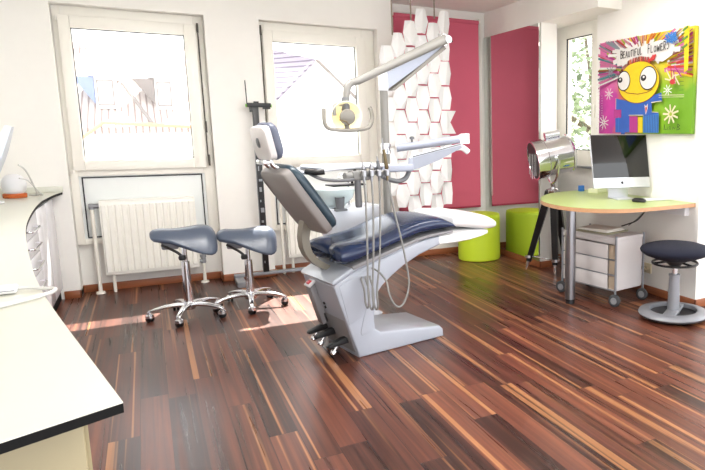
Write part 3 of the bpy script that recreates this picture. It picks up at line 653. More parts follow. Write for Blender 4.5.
# ------------------------------------------------------------------ saddle stools
def saddle_stool(label, x, y, dz, seat_rot, base_deg, lever_flip=1):
    t = thing('saddle_stool', label, 'stool', (x, y, 0), 0, 'grey blue saddle stools on castors')
    ca, sa = math.cos(seat_rot), math.sin(seat_rot)
    def rt(p): return (p[0] * ca - p[1] * sa, p[0] * sa + p[1] * ca, p[2])
    q = MB(); secs = []
    T = .648 + dz
    for u, hw, dr, zt, th in ((-.198, .04, .012, -.034, .014), (-.193, .068, .030, -.022, .034), (-.176, .092, .050, -.010, .052), (-.14, .108, .062, -.003, .062), (-.08, .122, .075, -.003, .066), (-.02, .142, .105, -.004, .066), (.04, .162, .140, .002, .064), (.09, .178, .168, .008, .062), (.13, .184, .182, .008, .06), (.16, .180, .180, .000, .056), (.182, .162, .160, -.016, .048), (.197, .13, .125, -.040, .036), (.204, .085, .08, -.066, .018)):
        sec = []; n = 14
        for k in range(n + 1):
            a = -1 + 2 * k / n; yy = hw * math.sin(a * PI / 2); e = abs(yy / hw)
            groove = -.012 * math.exp(-(yy / .03) ** 2) if u > -.1 else 0
            sec.append((u, yy, T + zt - dr * e ** 2.2 + groove))
        for k in range(n + 1):
            a = 1 - 2 * k / n; yy = hw * .97 * math.sin(a * PI / 2); e = abs(yy / hw)
            sec.append((u, yy, T + zt - dr * e ** 2.2 - th * (1 - .75 * e ** 6)))
        secs.append([rt(p) for p in sec])
    q.loft(secs); q.build('saddle_seat', 'stool_blue', t, smooth=70)
    q = MB(); q.box(-.13, -.06, T - .105, .06, .06, T - .06, .01); q.box(-.135, -.04, T - .15, -.03, .04, T - .10, .012); q.v = [rt(p) for p in q.v]; q.build('tilt_mechanism', 'alu_paint', t)
    q = MB(); q.tube([rt(p) for p in ((-.13, -.05, T - .115), (-.10, -.10, T - .125), (-.05, -.13, T - .155), (-.02, -.14, T - .185))], .009, 10, sub=4); q.lathe([(0, 0), (.02, .004), (.024, .02), (.02, .036), (0, .04)], rt((-.02, -.135, T - .215)), n=16); q.build('tilt_lever', 'black_plastic', t)
    q = MB(); q.tube([(0, 0, T - .07), (0, 0, T - .30)], .0165, 18); q.build('gas_spring', 'chrome', t)
    q = MB(); q.tube([(0, 0, T - .255), (0, 0, .09)], [.027, .030], 20); q.lathe([(.018, .012), (.027, .01), (.028, -.02), (.027, -.02)], (0, 0, T - .255), n=20); q.build('column', 'chrome', t)
    hub = MB(); hub.lathe([(0, .06), (.038, .06), (.045, .075), (.045, .10), (.036, .115), (0, .115)], (0, 0, 0), n=24)
    hub.build('hub', 'chrome', t)
    for k in range(5):
        a = math.radians(base_deg + 72 * k); cx, cy = math.cos(a), math.sin(a)
        q = MB(); secs = []
        for rr, z, hw, hh in ((.02, .092, .026, .016), (.08, .098, .022, .015), (.15, .094, .018, .013), (.21, .082, .016, .011), (.245, .070, .016, .010), (.256, .064, .011, .006)):
            secs.append([(rr * cx - yy * cy, rr * cy + yy * cx, zz) for yy, zz in superell((0, z), hw, hh, 12, 3)])
        q.loft(secs); lg = q.build('leg', 'chrome', t, smooth=60)
        q = MB(); px_, py_ = .243 * cx, .243 * cy; sw = math.radians(30 + 47 * k); wx_, wy_ = math.cos(sw), math.sin(sw)
        for s in (-1, 1): q.lathe([(0, -.007), (.020, -.007), (.0245, -.004), (.0245, .004), (.020, .007), (0, .007)], (px_ + wx_ * .012 * s, py_ + wy_ * .012 * s, .0248), (wx_, wy_, 0), 20)
        q.build('castor_wheel', 'black_plastic', lg)
        q = MB(); q.lathe([(.0, .062), (.012, .06), (.026, .048), (.027, .03), (.022, .03), (.02, .045), (0, .05)], (px_, py_, 0), n=16); q.build('castor_hood', 'chrome', lg)
    return t
saddle_stool('grey blue saddle stool with the higher seat, in front of the left radiator', .176, 4.95, 0.0, 0.0, 252)
saddle_stool('lower grey blue saddle stool beside the dental chair, in front of the black post', .588, 5.03, -.050, math.radians(-8), 264)

# ------------------------------------------------------------------ black post stand
t = thing('post_stand', 'tall black post with a short crossbar standing on a silver base by the middle window', 'stand', (.83, 5.90, 0))
q = MB(); q.box(-.024, -.02, .07, .024, .02, 1.50, .003); q.build('post', 'black_paint', t)
q = MB(); q.box(-.027, -.012, .10, -.024, .012, 1.2); 
for i in range(10): q.box(-.012, -.0225, .15 + i * .09, -.004 + .01 * (i % 3), -.0195, .17 + i * .09 + .02 * (i % 2))
q.build('post_scale', 'grey_metal', t, smooth=0)
q = MB(); q.box(-.045, -.018, 1.46, -.005, .018, 1.50, .002); q.box(-.065, -.02, 1.50, .125, .02, 1.535, .003); q.box(.06, -.015, 1.485, .12, .015, 1.505, .002); q.box(-.01, -.012, 1.535, .03, .012, 1.548, .002); q.build('crossbar', 'black_plastic', t)
for x in (-.068, .127):
    q = MB(); q.box(x - .006, -.012, 1.50, x + .006, .012, 1.525, .002); q.build('end_tip', 'green_tip', t)
q = MB(); q.tube([(-.062, 0, 1.535), (-.066, 0, 1.72)], .004, 8); q.build('thin_rod', 'black_paint', t)
q = MB(); q.box(-.26, -.03, .045, .40, .03, .07, .004); q.box(-.26, -.24, .0, -.19, .05, .05, .006); q.box(.33, -.10, .0, .40, .05, .05, .006); q.build('base', 'alu_paint', t)

# ------------------------------------------------------------------ folded white room divider
t = thing('room_divider', 'hanging white divider of folded leaf panels in front of the red blind', 'room divider', (1.92, 5.66, 0))
for x, z in ((.058, 2.21), (.237, 2.33), (.466, 2.385)):
    q = MB(); q.box(x - .006, -.004, z - .06, x + .006, .004, CEIL - .002); q.build('strap', 'strap', t, smooth=0)
dx, dz_ = .113, .227
def leaf(cx, cz, k, half=0, tail=False):
    f2, h = .044, dz_ / 2 - .0055; w2 = dx - f2 - .0012
    a = .034 * (1 if k % 2 else -1); j = [rnd.uniform(-.012, .012) for _ in range(6)]; jx = [rnd.uniform(-.006, .006) for _ in range(4)]
    top = [(cx - f2 + jx[0], j[0] * .5, cz + h), (cx + f2 + jx[1], j[1] * .5, cz + h)]; bot = [(cx + f2 + jx[2], j[2] * .5, cz - h), (cx - f2 + jx[3], j[3] * .5, cz - h)]
    le, ri = (cx - w2, j[4] - .012, cz), (cx + (w2 if not half else f2 * 1.2), j[5] - .012, cz)
    if tail: top[1] = (cx + .10, j[1], cz + h); bot[0] = (cx + .105, j[2], cz - h); ri = (cx + .045, 0, cz)
    m0, m1 = (cx, -a, cz + h), (cx, -a, cz - h)
    m0, m1 = (cx + rnd.uniform(-.02, .02), m0[1], m0[2]), (cx + rnd.uniform(-.02, .02), m1[1], m1[2])
    P = [top[0], m0, top[1], ri, bot[0], m1, bot[1], le]
    q = MB(); n = len(P)
    q.add(P + [(x, y + .004, z) for x, y, z in P], [(0, 1, 5, 6, 7), (1, 2, 3), (1, 3, 5), (3, 4, 5), (15, 14, 13, 9, 8), (11, 10, 9), (13, 11, 9), (13, 12, 11)] + [(i, i + 8, (i + 1) % 8 + 8, (i + 1) % 8) for i in range(8)])
    q.build('leaf_panel', 'divider_white', t, smooth=0)
n = 0
for i in range(6):
    cx = -.005 + i * dx; top = (2.14, 2.20, 2.30, 2.36, 2.40, 2.42)[i]
    z = (.70 if i % 2 else .70 + dz_ / 2) - (.0 if i % 2 else dz_)
    while z + dz_ / 2 < top + .10:
        if z > .55 and not (i == 0 and z < .8): leaf(cx, z, n, i == 5, i == 5 and abs(z - 1.39) < .1)
        z += dz_; n += 1

# ------------------------------------------------------------------ pouf
t = thing('pouf', 'lime green cylindrical pouf in the corner beneath the red blind', 'pouf', (2.862, 5.755, 0))
q = MB(); q.lathe([(0, .0), (.20, .0), (.213, .008), (.215, .03), (.215, .43), (.213, .447), (.207, .452)], (0, 0, 0), n=56); q.build('side', 'lime', t, smooth=50)
q = MB(); q.lathe([(.207, .452), (.212, .457), (.207, .464), (.19, .468), (0, .470)], (0, 0, 0), n=56); q.build('top', 'lime', t, smooth=50)

# ------------------------------------------------------------------ desk
def smooth_poly(P, sub=5):
    out = []; m = len(P)
    for i in range(m):
        p0, p1, p2, p3 = (Vector(P[(i + k) % m]) for k in (-1, 0, 1, 2))
        for k in range(sub):
            u = k / sub; out.append(tuple(0.5 * ((2 * p1) + (p2 - p0) * u + (2 * p0 - 5 * p1 + 4 * p2 - p3) * u * u + (3 * p1 - p0 - 3 * p2 + p3) * u ** 3)))
    return out
def open_curve(P, sub=6):
    out = []; m = len(P)
    for i in range(m - 1):
        p0, p1, p2, p3 = Vector(P[max(i - 1, 0)]), Vector(P[i]), Vector(P[i + 1]), Vector(P[min(i + 2, m - 1)])
        for k in range(sub):
            u = k / sub; out.append(tuple(0.5 * ((2 * p1) + (p2 - p0) * u + (2 * p0 - 5 * p1 + 4 * p2 - p3) * u * u + (3 * p1 - p0 - 3 * p2 + p3) * u ** 3)))
    out.append(tuple(P[-1])); return out
DZ = .78
t = thing('desk', 'wall-mounted desk with a lime green rounded top and wooden edge', 'desk', (2.69, 3.85, 0))
edge = open_curve([(2.88, 3.275), (2.70, 3.31), (2.56, 3.42), (2.485, 3.58), (2.47, 3.78), (2.53, 4.02), (2.68, 4.26), (2.90, 4.46), (3.14, 4.54)], 5)
poly = [(3.398, 3.292)] + edge + [(3.398, 4.56)]
lp = [(x - 2.69, y - 3.85) for x, y in poly]
q = MB(); q.prism(lp, DZ - .003, DZ, 'xy'); q.build('desk_top', 'lime_desk', t, smooth=0)
q = MB(); q.prism(lp, DZ - .030, DZ - .003, 'xy'); q.build('desk_edge', 'beech_edge', t, smooth=20)
q = MB(); q.tube([(-.01, 0, .035), (-.01, 0, DZ - .03)], .040, 28); q.build('leg', 'steel', t)
q = MB(); q.lathe([(0, 0), (.036, 0), (.036, .036), (0, .036)], (-.01, 0, 0), n=24); q.build('leg_foot', 'black_plastic', t)
q = MB(); q.box(.66, -.5, DZ - .10, .708, .6, DZ - .03, .004); q.build('wall_rail', 'white_plastic', t)

# ------------------------------------------------------------------ computer
IX, IY = 3.130, 3.80
t = thing('desktop_computer', 'silver all-in-one computer with a black screen standing on the desk', 'computer', (IX, IY, DZ), math.radians(-12))
tilt = Matrix.Rotation(math.radians(-13), 3, 'X')
def tl(p): v = tilt @ (Vector(p) - Vector((0, 0, .10))) + Vector((0, 0, .10)); return (v.x, v.y, v.z)
SW, SH = .243, .415
def slab(x0, x1, z0, z1, y0, y1, bev, mt, nm):
    b_ = MB(); b_.box(x0, y0, z0, x1, y1, z1, bev); b_.v = [tl(p) for p in b_.v]; return b_.build(nm, mt, t)
slab(-SW, SW, .085, .085 + SH, .0, .022, .006, 'imac_alu', 'housing')
sc = slab(-SW + .003, SW - .003, .165, .085 + SH - .003, -.003, .003, .001, 'screen_black', 'screen')
lg = MB()
def disc(cx, cz, rx, rz, y, n=20): return [(cx + rx * math.cos(2 * PI * k / n), y, cz + rz * math.sin(2 * PI * k / n)) for k in range(n)]
pts = []
for k in range(28):
    a = 2 * PI * k / 28; rr = .0125 * (1 + .05 * math.cos(2 * a) - .12 * max(0, math.sin(a)) ** 6 - .06 * max(0, -math.sin(a)) ** 8)
    x, z = rr * math.cos(a) * .95, rr * math.sin(a)
    dd = math.hypot(x - .0155, z - .002)
    if dd < .007: x = .0155 - math.sqrt(max(0, .007 ** 2 - (z - .002) ** 2))
    pts.append((x, -.0015, .125 + z))
lg.add([tl(p) for p in pts], [tuple(range(28))]); lf = [(.000, -.0015, .139), (.003, -.0015, .1395), (.0055, -.0015, .143), (.005, -.0015, .146), (.002, -.0015, .1445)]
lg.add([tl(p) for p in lf], [tuple(range(5))]); lg.v = [(x, y - .0004, z) for x, y, z in lg.v]; lg.build('logo', 'black_plastic', t, smooth=0)
q = MB(); q.loft([[tl((-.085, .022, .20)), tl((.085, .022, .20)), tl((.085, .03, .20)), tl((-.085, .03, .20))], [(-.085, .07, .06), (.085, .07, .06), (.085, .078, .06), (-.085, .078, .06)], [(-.085, .075, .006), (.085, .075, .006), (.085, .083, .0), (-.085, .083, .0)]]); q.box(-.085, -.085, 0, .085, .083, .007, .002); q.build('stand', 'imac_alu', t, smooth=20)
kb = MB(); kb.box(-.13, -.05, 0.0, .13, .05, .012, .004)
for i in range(12):
    for j in range(4): kb.box(-.122 + i * .0205, -.042 + j * .022, .012, -.122 + i * .0205 + .0165, -.042 + j * .022 + .017, .0145, mi=0)
tag(kb.build('keyboard', 'white_plastic', loc=(3.255, 3.60, DZ + .001), rotz=math.radians(-14)), 'flat white keyboard on the desk in front of the computer', 'keyboard')
q = MB(); q.lathe([(0, .0), (.03, .0), (.034, .006), (.032, .018), (.02, .028), (0, .031)], n=24, sy=1.7)
tag(q.build('computer_mouse', 'black_plastic', loc=(3.09, 3.56, DZ + .001), rotz=.4), 'small black computer mouse lying beside the white keyboard', 'mouse')
q = MB(); q.box(-.022, -.018, 0, .022, .018, .05, .003); tag(q.build('small_box', 'blue_box', loc=(3.22, 4.47, DZ)), 'small blue box at the back of the desk near the spotlight', 'box')
q = MB(); q.box(-.07, -.05, 0, .07, .05, .036, .004); tag(q.build('note_block', 'pale_box', loc=(3.27, 4.30, DZ), rotz=.3), 'pale green note block on the desk left of the computer', 'note block')
q = MB(); q.tube([(3.30, 3.70, .738), (3.25, 3.66, .70), (3.20, 3.70, .62), (3.17, 3.78, .58), (3.18, 3.86, .555)], .005, 8, sub=6); tag(q.build('power_cord', 'cable_black'), 'thin black power cord looping below the desk above the drawer trolley', 'cord')
q = MB(); q.tube([(3.32, 3.74, .738), (3.29, 3.73, .68), (3.26, 3.78, .61), (3.25, 3.86, .555)], .004, 8, sub=6); tag(q.build('data_cord', 'hose_grey'), 'thin grey cord beside the black power cord below the desk', 'cord')

# ------------------------------------------------------------------ drawer trolley
TA = math.atan2(3.648 - 3.604, 3.204 - 2.921)
t = thing('drawer_trolley', 'white three-drawer trolley on castors under the desk', 'trolley', (2.925, 3.61, 0), math.radians(9))
TW, TD, Z0, Z1 = .315, .58, .10, .525   # x: depth to the wall, y: along the front
q = MB(); q.box(.012, .004, Z0 + .01, TW - .012, .012, Z1 - .03, .002); q.box(.012, TD - .012, Z0 + .01, TW - .012, TD - .004, Z1 - .03, .002); q.box(TW - .02, .012, Z0 + .01, TW - .012, TD - .012, Z1 - .03, .002); q.box(.012, .012, Z0 + .005, TW - .012, TD - .012, Z0 + .015, .002); q.build('carcass', 'trolley_white', t)
q = MB(); q.box(.0, .0, Z1 - .035, TW, TD, Z1 - .008, .004); q.box(-.002, .0, Z1 - .06, .008, TD, Z1 - .03, .002); q.build('top_tray', 'trolley_white', t)
for x in (0.0, TW):
    for y in (0.0, TD):
        q = MB(); q.tube([(x, y, .07), (x, y, Z1 + .004)], .009, 12); pst = q.build('post', 'alu_paint', t)
        q = MB(); q.tube([(x, y, .085), (x, y, .055)], .007, 10); q.tube([(x, y, .08), (x - .008, y - .02, .0472)], .006, 8); q.tube([(x - .046, y - .02, .0472), (x - .006, y - .02, .0472)], .006, 8); q.build('castor_fork', 'grey_metal', pst)
        q = MB(); q.lathe([(0, -.012), (.040, -.012), (.047, -.008), (.047, .008), (.040, .012), (0, .012)], (x - .03, y - .02, .0472), (1, .25, 0), 24); wh = q.build('castor_wheel', 'rubber_grey', pst)
        q = MB(); q.lathe([(0, -.014), (.026, -.014), (.026, .014), (0, .014)], (x - .03, y - .02, .0472), (1, .25, 0), 20); q.build('castor_disc', 'wheel_grey', pst)
for i in range(3):
    z0 = Z0 + .014 + i * .117
    q = MB(); q.box(-.002, .085, z0, .010, TD - .012, z0 + .107, .003); dw = q.build('drawer', 'trolley_white', t)
    q = MB(); q.box(.014, .016, z0, .022, .084, z0 + .107, .002); q.build('recessed_grip', 'trolley_inner', dw)
    q = MB(); q.box(-.004, .01, z0 - .008, .014, TD - .01, z0 - .001, .002); q.build('drawer_rail', 'alu_paint', dw)
q = MB(); q.box(-.13, -.16, 0, .13, .16, .012, .002, rot=Matrix.Rotation(.12, 3, 'Z')); tag(q.build('folder', 'paper_olive', loc=(3.03, 3.92, Z1 - .006), rotz=math.radians(9)), 'olive folder lying on the drawer trolley under the paper stack', 'folder')
q = MB(); q.box(-.11, -.15, 0, .11, .15, .010, .002); q.box(-.105, -.14, .010, .105, .14, .018, .002, rot=Matrix.Rotation(.1, 3, 'Z')); tag(q.build('paper_stack', 'paper', loc=(3.02, 3.92, Z1 + .0075), rotz=math.radians(12)), 'stack of white papers on top of the drawer trolley', 'papers')

# ------------------------------------------------------------------ chrome searchlight on tripod
SX, SY = 3.095, 4.72
t = thing('tripod_spotlight', 'chrome searchlight floor lamp on a black wooden tripod behind the desk', 'floor lamp', (SX, SY, 0))
ax = Vector((-.945, .25, -.20)).normalized(); SCN = Vector((-.02, -.01, 1.075))
def along(a): return SCN + ax * a
q = MB(); q.lathe([(.150, -.175), (.165, -.168), (.172, -.15), (.172, -.145), (.163, -.14), (.163, .07), (.168, .075), (.172, .08), (.172, .165), (.178, .168), (.178, .182), (.160, .182), (.158, .17), (.05, .12), (0, .12)], SCN, ax, 44); q.lathe([(0, -.205), (.06, -.20), (.12, -.19), (.150, -.175)], SCN, ax, 44); q.build('drum', 'chrome', t, smooth=30)
q = MB(); q.lathe([(0, .168), (.159, .168), (.159, .174), (0, .176)], SCN, ax, 40); q.build('lens', 'black_plastic', t)
q = MB()
for k in range(-2, 3):
    u = Vector((0, 0, 1)); sd = ax.cross(u).normalized(); h = math.sqrt(.158 ** 2 - (k * .05) ** 2)
    q.tube([along(.185) + sd * (k * .05) + u * h, along(.185) + sd * (k * .05) - u * h], .0035, 6)
q.build('lens_guard', 'chrome', t)
q = MB(); q.tube([along(-.06) + Vector((0, 0, .195)), along(.075) + Vector((0, 0, .195))], .030, 20); q.tube([along(-.04) + Vector((0, 0, .16)), along(-.04) + Vector((0, 0, .19))], .012, 10); q.tube([along(.05) + Vector((0, 0, .16)), along(.05) + Vector((0, 0, .19))], .012, 10); q.build('top_vent', 'chrome', t)
sd = ax.cross(Vector((0, 0, 1))).normalized()
q = MB()
ypts = [SCN + sd * (.19 * math.cos(a)) + Vector((0, 0, .235 * math.sin(a))) for a in [PI + PI * k / 16 for k in range(17)]]
q.tube(ypts, .011, 10); q.tube([SCN + sd * .20, SCN + sd * .16], .02, 14); q.tube([SCN - sd * .20, SCN - sd * .16], .02, 14); q.build('yoke', 'chrome', t)
q = MB(); q.tube([SCN + Vector((0, 0, -.225)), Vector((0, 0, .79))], .020, 14); q.lathe([(0, .74), (.045, .74), (.055, .755), (.055, .785), (.03, .80), (0, .80)], (0, 0, 0), n=24); q.build('swivel_head', 'chrome', t)
for k, (fx, fy) in enumerate(((-.105, .255), (-.005, -.045), (.22, .12))):
    q = MB(); a = Vector((fx * .16, fy * .16, .765)); b2 = Vector((fx, fy, .10)); q.tube([a, b2], [.048, .034], 4); lgo = q.build('leg', 'black_paint', t, smooth=0)
    dr = (b2 - a).normalized(); q = MB(); q.tube([b2 - dr * .01, b2 + dr * .088], [.022, .012], 10); q.build('leg_foot', 'chrome', lgo)
    q = MB(); q.tube([b2 + Vector((0, 0, .03)), b2 + Vector((0, 0, .055))], .040, 14); q.build('leg_clamp', 'chrome', lgo)
q = MB()
for fx, fy in ((-.105, .255), (-.005, -.045), (.22, .12)): q.tube([(fx * .95, fy * .95, .145), (.035, .11, .12)], .005, 8)
q.build('leg_spreader', 'chrome', t)

# ------------------------------------------------------------------ active stool
t = thing('active_stool', 'round navy fabric stool on a grey column and oval rocking base by the wall', 'stool', (3.09, 3.165, 0))
q = MB(); q.lathe([(0, .40), (.06, .405), (.14, .425), (.21, .452), (.238, .472), (.243, .488), (.232, .506), (.18, .522), (.09, .530), (0, .532)], n=56); q.build('seat', 'navy_fabric', t, smooth=70)
q = MB(); q.tube([(.155 * math.cos(2 * PI * k / 40), .155 * math.sin(2 * PI * k / 40), .392) for k in range(40)], .008, 10, closed=True)
for k in range(3):
    a = 2 * PI * k / 3 + .6; q.tube([(.155 * math.cos(a), .155 * math.sin(a), .392), (.03 * math.cos(a), .03 * math.sin(a), .405)], .008, 8)
q.build('height_ring', 'black_plastic', t)
q = MB(); q.lathe([(0, .36), (.028, .36), (.05, .385), (.11, .42), (.11, .43), (0, .43)], n=28); q.build('seat_plate', 'black_plastic', t)
q = MB(); q.tube([(0, 0, .30), (0, 0, .37)], .02, 18); q.build('gas_spring', 'chrome', t)
q = MB(); q.tube([(0, 0, .03), (0, 0, .305)], [.044, .036], 24); q.lathe([(.036, .300), (.040, .300), (.040, .312), (.022, .314)], n=24); q.build('column', 'alu_paint', t)
AX = math.radians(20)
def oval(rx, ry, n=56): return [(rx * math.cos(2 * PI * k / n), ry * math.sin(2 * PI * k / n)) for k in range(n)]
q = MB()
O0, O1 = oval(.245, .245), oval(.165, .165)
ring_ = lambda P, z: [(x, y, z) for x, y in P]
q.loft([ring_(oval(.238, .238), .028), ring_(O0, .036), ring_(oval(.238, .238), .050), ring_(oval(.18, .18), .064), ring_(O1, .060), ring_(oval(.165, .165), .034), ring_(oval(.238, .238), .028)], cap=False)
q.box(-.175, -.045, .036, .175, .045, .060, .008, rot=Matrix.Rotation(math.radians(35), 3, 'Z'), org=(0, 0, .048)); q.build('base_ring', 'alu_paint', t, smooth=50)
q = MB(); q.lathe([(0, .0), (.15, .0), (.215, .008), (.238, .024), (.236, .032), (.0, .030)], n=56); q.build('base_pad', 'black_plastic', t, smooth=50)

# ------------------------------------------------------------------ wall socket
t = thing('wall_socket', 'beige double power socket low on the right wall between trolley and round stool', 'socket', (3.40, 3.785, .205))
q = MB(); q.box(-.012, -.045, -.04, 0, .045, .04, .004); q.build('plate', 'socket_beige', t)
for y in (-.02, .022):
    q = MB(); q.lathe([(0, -.004), (.012, -.004), (.014, .012), (.017, .014), (.018, .014)], (-.026, y, .0), (-1, 0, 0), 18); q.build('outlet', 'socket_beige', t)
q = MB(); q.lathe([(0, 0), (.014, 0), (.012, .03), (0, .034)], (-.012, .022, .0), (-1, 0, 0), 16); q.build('plug', 'paper_olive', t)

# ------------------------------------------------------------------ painting
PW, PH = 1.09, .752
t = thing('canvas_painting', 'bright canvas painting of a yellow round face in a blue shirt on the right wall', 'painting', (3.398, 4.416, 1.277), math.radians(-90))
q = MB(); q.box(0, -.038, 0, PW, -.002, PH, .003); cv = q.build('canvas', 'canvas', t)
PC = {'black': (25, 22, 28), 'white': (244, 240, 236), 'yellow': (250, 212, 10), 'blue': (44, 96, 190), 'navy': (40, 60, 120), 'magenta': (186, 50, 140), 'violet': (120, 40, 150), 'pink': (226, 120, 170), 'red': (206, 50, 50), 'orange': (226, 130, 40), 'green': (90, 140, 40), 'lime': (170, 196, 50), 'brown': (140, 64, 40), 'grey': (140, 150, 160), 'teal': (70, 130, 140), 'sky': (60, 130, 210), 'cream': (240, 228, 190)}
pk = list(PC)
for k in pk: D('paint_' + k, tuple(x * .88 for x in PC[k]), 0.55, var=0.12, scale=30)
art = MB(); lay = [0]
def P3(u, v): return (u, -.0385 - .00012 * lay[0], v)
def fill(pts, c): lay[0] += 1; art.add([P3(u, v) for u, v in pts], [tuple(range(len(pts)))], pk.index(c))
def ell(cu, cv_, ru, rv, c, n=28): fill([(cu + ru * math.cos(2 * PI * k / n), cv_ + rv * math.sin(2 * PI * k / n)) for k in range(n)], c)
def stroke(pts, wd, c, newlayer=True):
    if newlayer: lay[0] += 1
    for (u0, v0), (u1, v1) in zip(pts, pts[1:]):
        L = math.hypot(u1 - u0, v1 - v0)
        if L < 1e-6: continue
        e = wd * .3; du, dv = (u1 - u0) / L, (v1 - v0) / L; nu, nv = -dv * wd / 2, du * wd / 2
        a0, b0, a1, b1 = u0 - du * e, v0 - dv * e, u1 + du * e, v1 + dv * e
        art.add([P3(a0 + nu, b0 + nv), P3(a1 + nu, b1 + nv), P3(a1 - nu, b1 - nv), P3(a0 - nu, b0 - nv)], [(0, 1, 2, 3)], pk.index(c))
def clampuv(u, v): return (min(max(u, .006), PW - .006), min(max(v, .006), PH - .006))
rp = random.Random(11)
# radiating streaks behind the head
for i in range(170):
    a = math.radians(rp.uniform(-18, 200)); r0, r1 = rp.uniform(.20, .34), rp.uniform(.36, .62)
    cu, cv_ = .56, .50
    p0 = (cu + r0 * 1.2 * math.cos(a), cv_ + r0 * .62 * math.sin(a)); p1 = (cu + r1 * 1.25 * math.cos(a), cv_ + r1 * .66 * math.sin(a))
    left = math.cos(a) < -.35
    c = rp.choice(['pink', 'magenta', 'white', 'lime', 'brown', 'grey', 'pink', 'teal', 'red'] if left else ['yellow', 'pink', 'red', 'orange', 'white', 'lime', 'magenta', 'yellow', 'cream', 'brown'])
    p0, p1 = clampuv(*p0), clampuv(*p1)
    stroke([p0, p1], rp.uniform(.006, .020), c)
for i in range(46):   # white burst behind the lettering
    a = math.radians(rp.uniform(0, 360)); r1 = rp.uniform(.6, 1.2)
    stroke([(.57 + .24 * math.cos(a), .62 + .035 * math.sin(a)), clampuv(.57 + .37 * r1 * math.cos(a), .615 + .085 * r1 * math.sin(a))], .022, 'white')
fill([(.27, .54), (.25, .60), (.30, .66), (.42, .675), (.56, .665), (.72, .685), (.87, .69), (.92, .64), (.90, .57), (.80, .53), (.60, .56), (.40, .55)], 'white')
# blue shirt blocks
fill([(.261, .284), (.494, .246), (.699, .288), (.796, .306), (.807, .24), (.693, .233), (.696, .165), (.771, .158), (.778, .01), (.609, .01), (.604, .139), (.435, .143), (.44, .01), (.26, .01), (.256, .128), (.333, .133), (.331, .192), (.264, .194)], 'blue')
fill([(.435, .137), (.534, .135), (.539, .008), (.44, .008)], 'magenta'); fill([(.538, .129), (.592, .128), (.597, .008), (.543, .008)], 'yellow')
fill([(.235, .195), (.327, .192), (.329, .127), (.237, .128)], 'magenta'); fill([(.60, .135), (.775, .15), (.778, .008), (.605, .008)], 'sky')
for i in range(9): stroke([(.615 + i * .019, .14), (.618 + i * .0185, .012)], .005, 'navy')
stroke([(.30, .133), (.30, .01)], .006, 'sky'); stroke([(.36, .24), (.36, .01)], .05, 'blue')
stroke([(.43, .146), (.60, .143)], .006, 'cream'); stroke([(.69, .236), (.80, .243)], .007, 'cream'); stroke([(.70, .165), (.77, .160)], .005, 'cream'); stroke([(.262, .285), (.262, .20)], .005, 'cream')
fill([(.612, .224), (.632, .208), (.653, .23), (.650, .19), (.631, .145)], 'white'); fill([(.618, .216), (.632, .200), (.647, .221), (.645, .19), (.631, .155)], 'red')
# head
ell(.53, .397, .246, .162, 'brown', 40); ell(.53, .397, .240, .157, 'yellow', 40)
for i in range(30):
    u = .40 + .28 * i / 29; stroke([(u, .535 + .02 * math.sin(PI * i / 29)), (u + rp.uniform(-.012, .012), .566 + .022 * math.sin(PI * i / 29))], .009, rp.choice(['brown', 'brown', 'red', 'orange']))
for u in range(5): stroke([(.66 + .012 * u, .55), (.70 + rp.uniform(-.02, .03), .585)], .012, 'red')
ell(.362, .418, .080, .080, 'black'); ell(.362, .418, .072, .072, 'white'); ell(.651, .421, .098, .090, 'black'); ell(.651, .421, .090, .082, 'white')
ell(.318, .427, .030, .022, 'black'); ell(.318, .432, .010, .008, 'white'); ell(.600, .426, .032, .024, 'black'); ell(.602, .432, .011, .009, 'white')
stroke([(.35, .345), (.414, .321), (.538, .306), (.641, .314), (.706, .335)], .005, 'brown')
# lettering
GL = {'B': [[(0, 0), (0, 1), (.55, .9), (.5, .6), (0, .52)], [(0, .52), (.65, .4), (.6, .08), (0, 0)]], 'E': [[(.55, 1), (0, .92), (0, .02), (.6, .05)], [(0, .5), (.45, .54)]], 'A': [[(0, 0), (.3, 1), (.6, 0)], [(.12, .4), (.5, .42)]],
      'U': [[(0, 1), (.04, .15), (.28, 0), (.52, .15), (.55, 1)]], 'T': [[(0, .95), (.65, 1)], [(.32, .97), (.3, 0)]], 'I': [[(.1, 1), (.1, 0)]], 'F': [[(.55, 1), (0, .95), (0, 0)], [(0, .5), (.42, .54)]], 'L': [[(0, 1), (0, .02), (.5, .05)]],
      'O': [[(.3, 1), (.02, .65), (.05, .2), (.3, 0), (.55, .25), (.55, .7), (.3, 1)]], 'W': [[(0, 1), (.16, 0), (.36, .7), (.55, 0), (.72, 1)]], 'R': [[(0, 0), (0, 1), (.52, .88), (.48, .58), (0, .5), (.58, 0)]], 'S': [[(.5, .95), (.2, 1), (.02, .78), (.3, .55), (.5, .3), (.3, .02), (0, .08)]]}
def word(txt, u, v, hs, ws, dv):
    for i, ch in enumerate(txt):
        for st in GL[ch]: stroke([(u + x * ws, v + y * hs[i]) for x, y in st], .0062, 'black')
        u += ws * (1.0 if ch in 'W' else .45 if ch == 'I' else .88); v += dv
word('BEAUTIFUL', .318, .594, [.062, .052, .048, .044, .05, .05, .052, .048, .055], .036, .0012)
word('FLOWERS', .645, .604, [.066, .052, .044, .046, .052, .062, .07], .038, .0015)
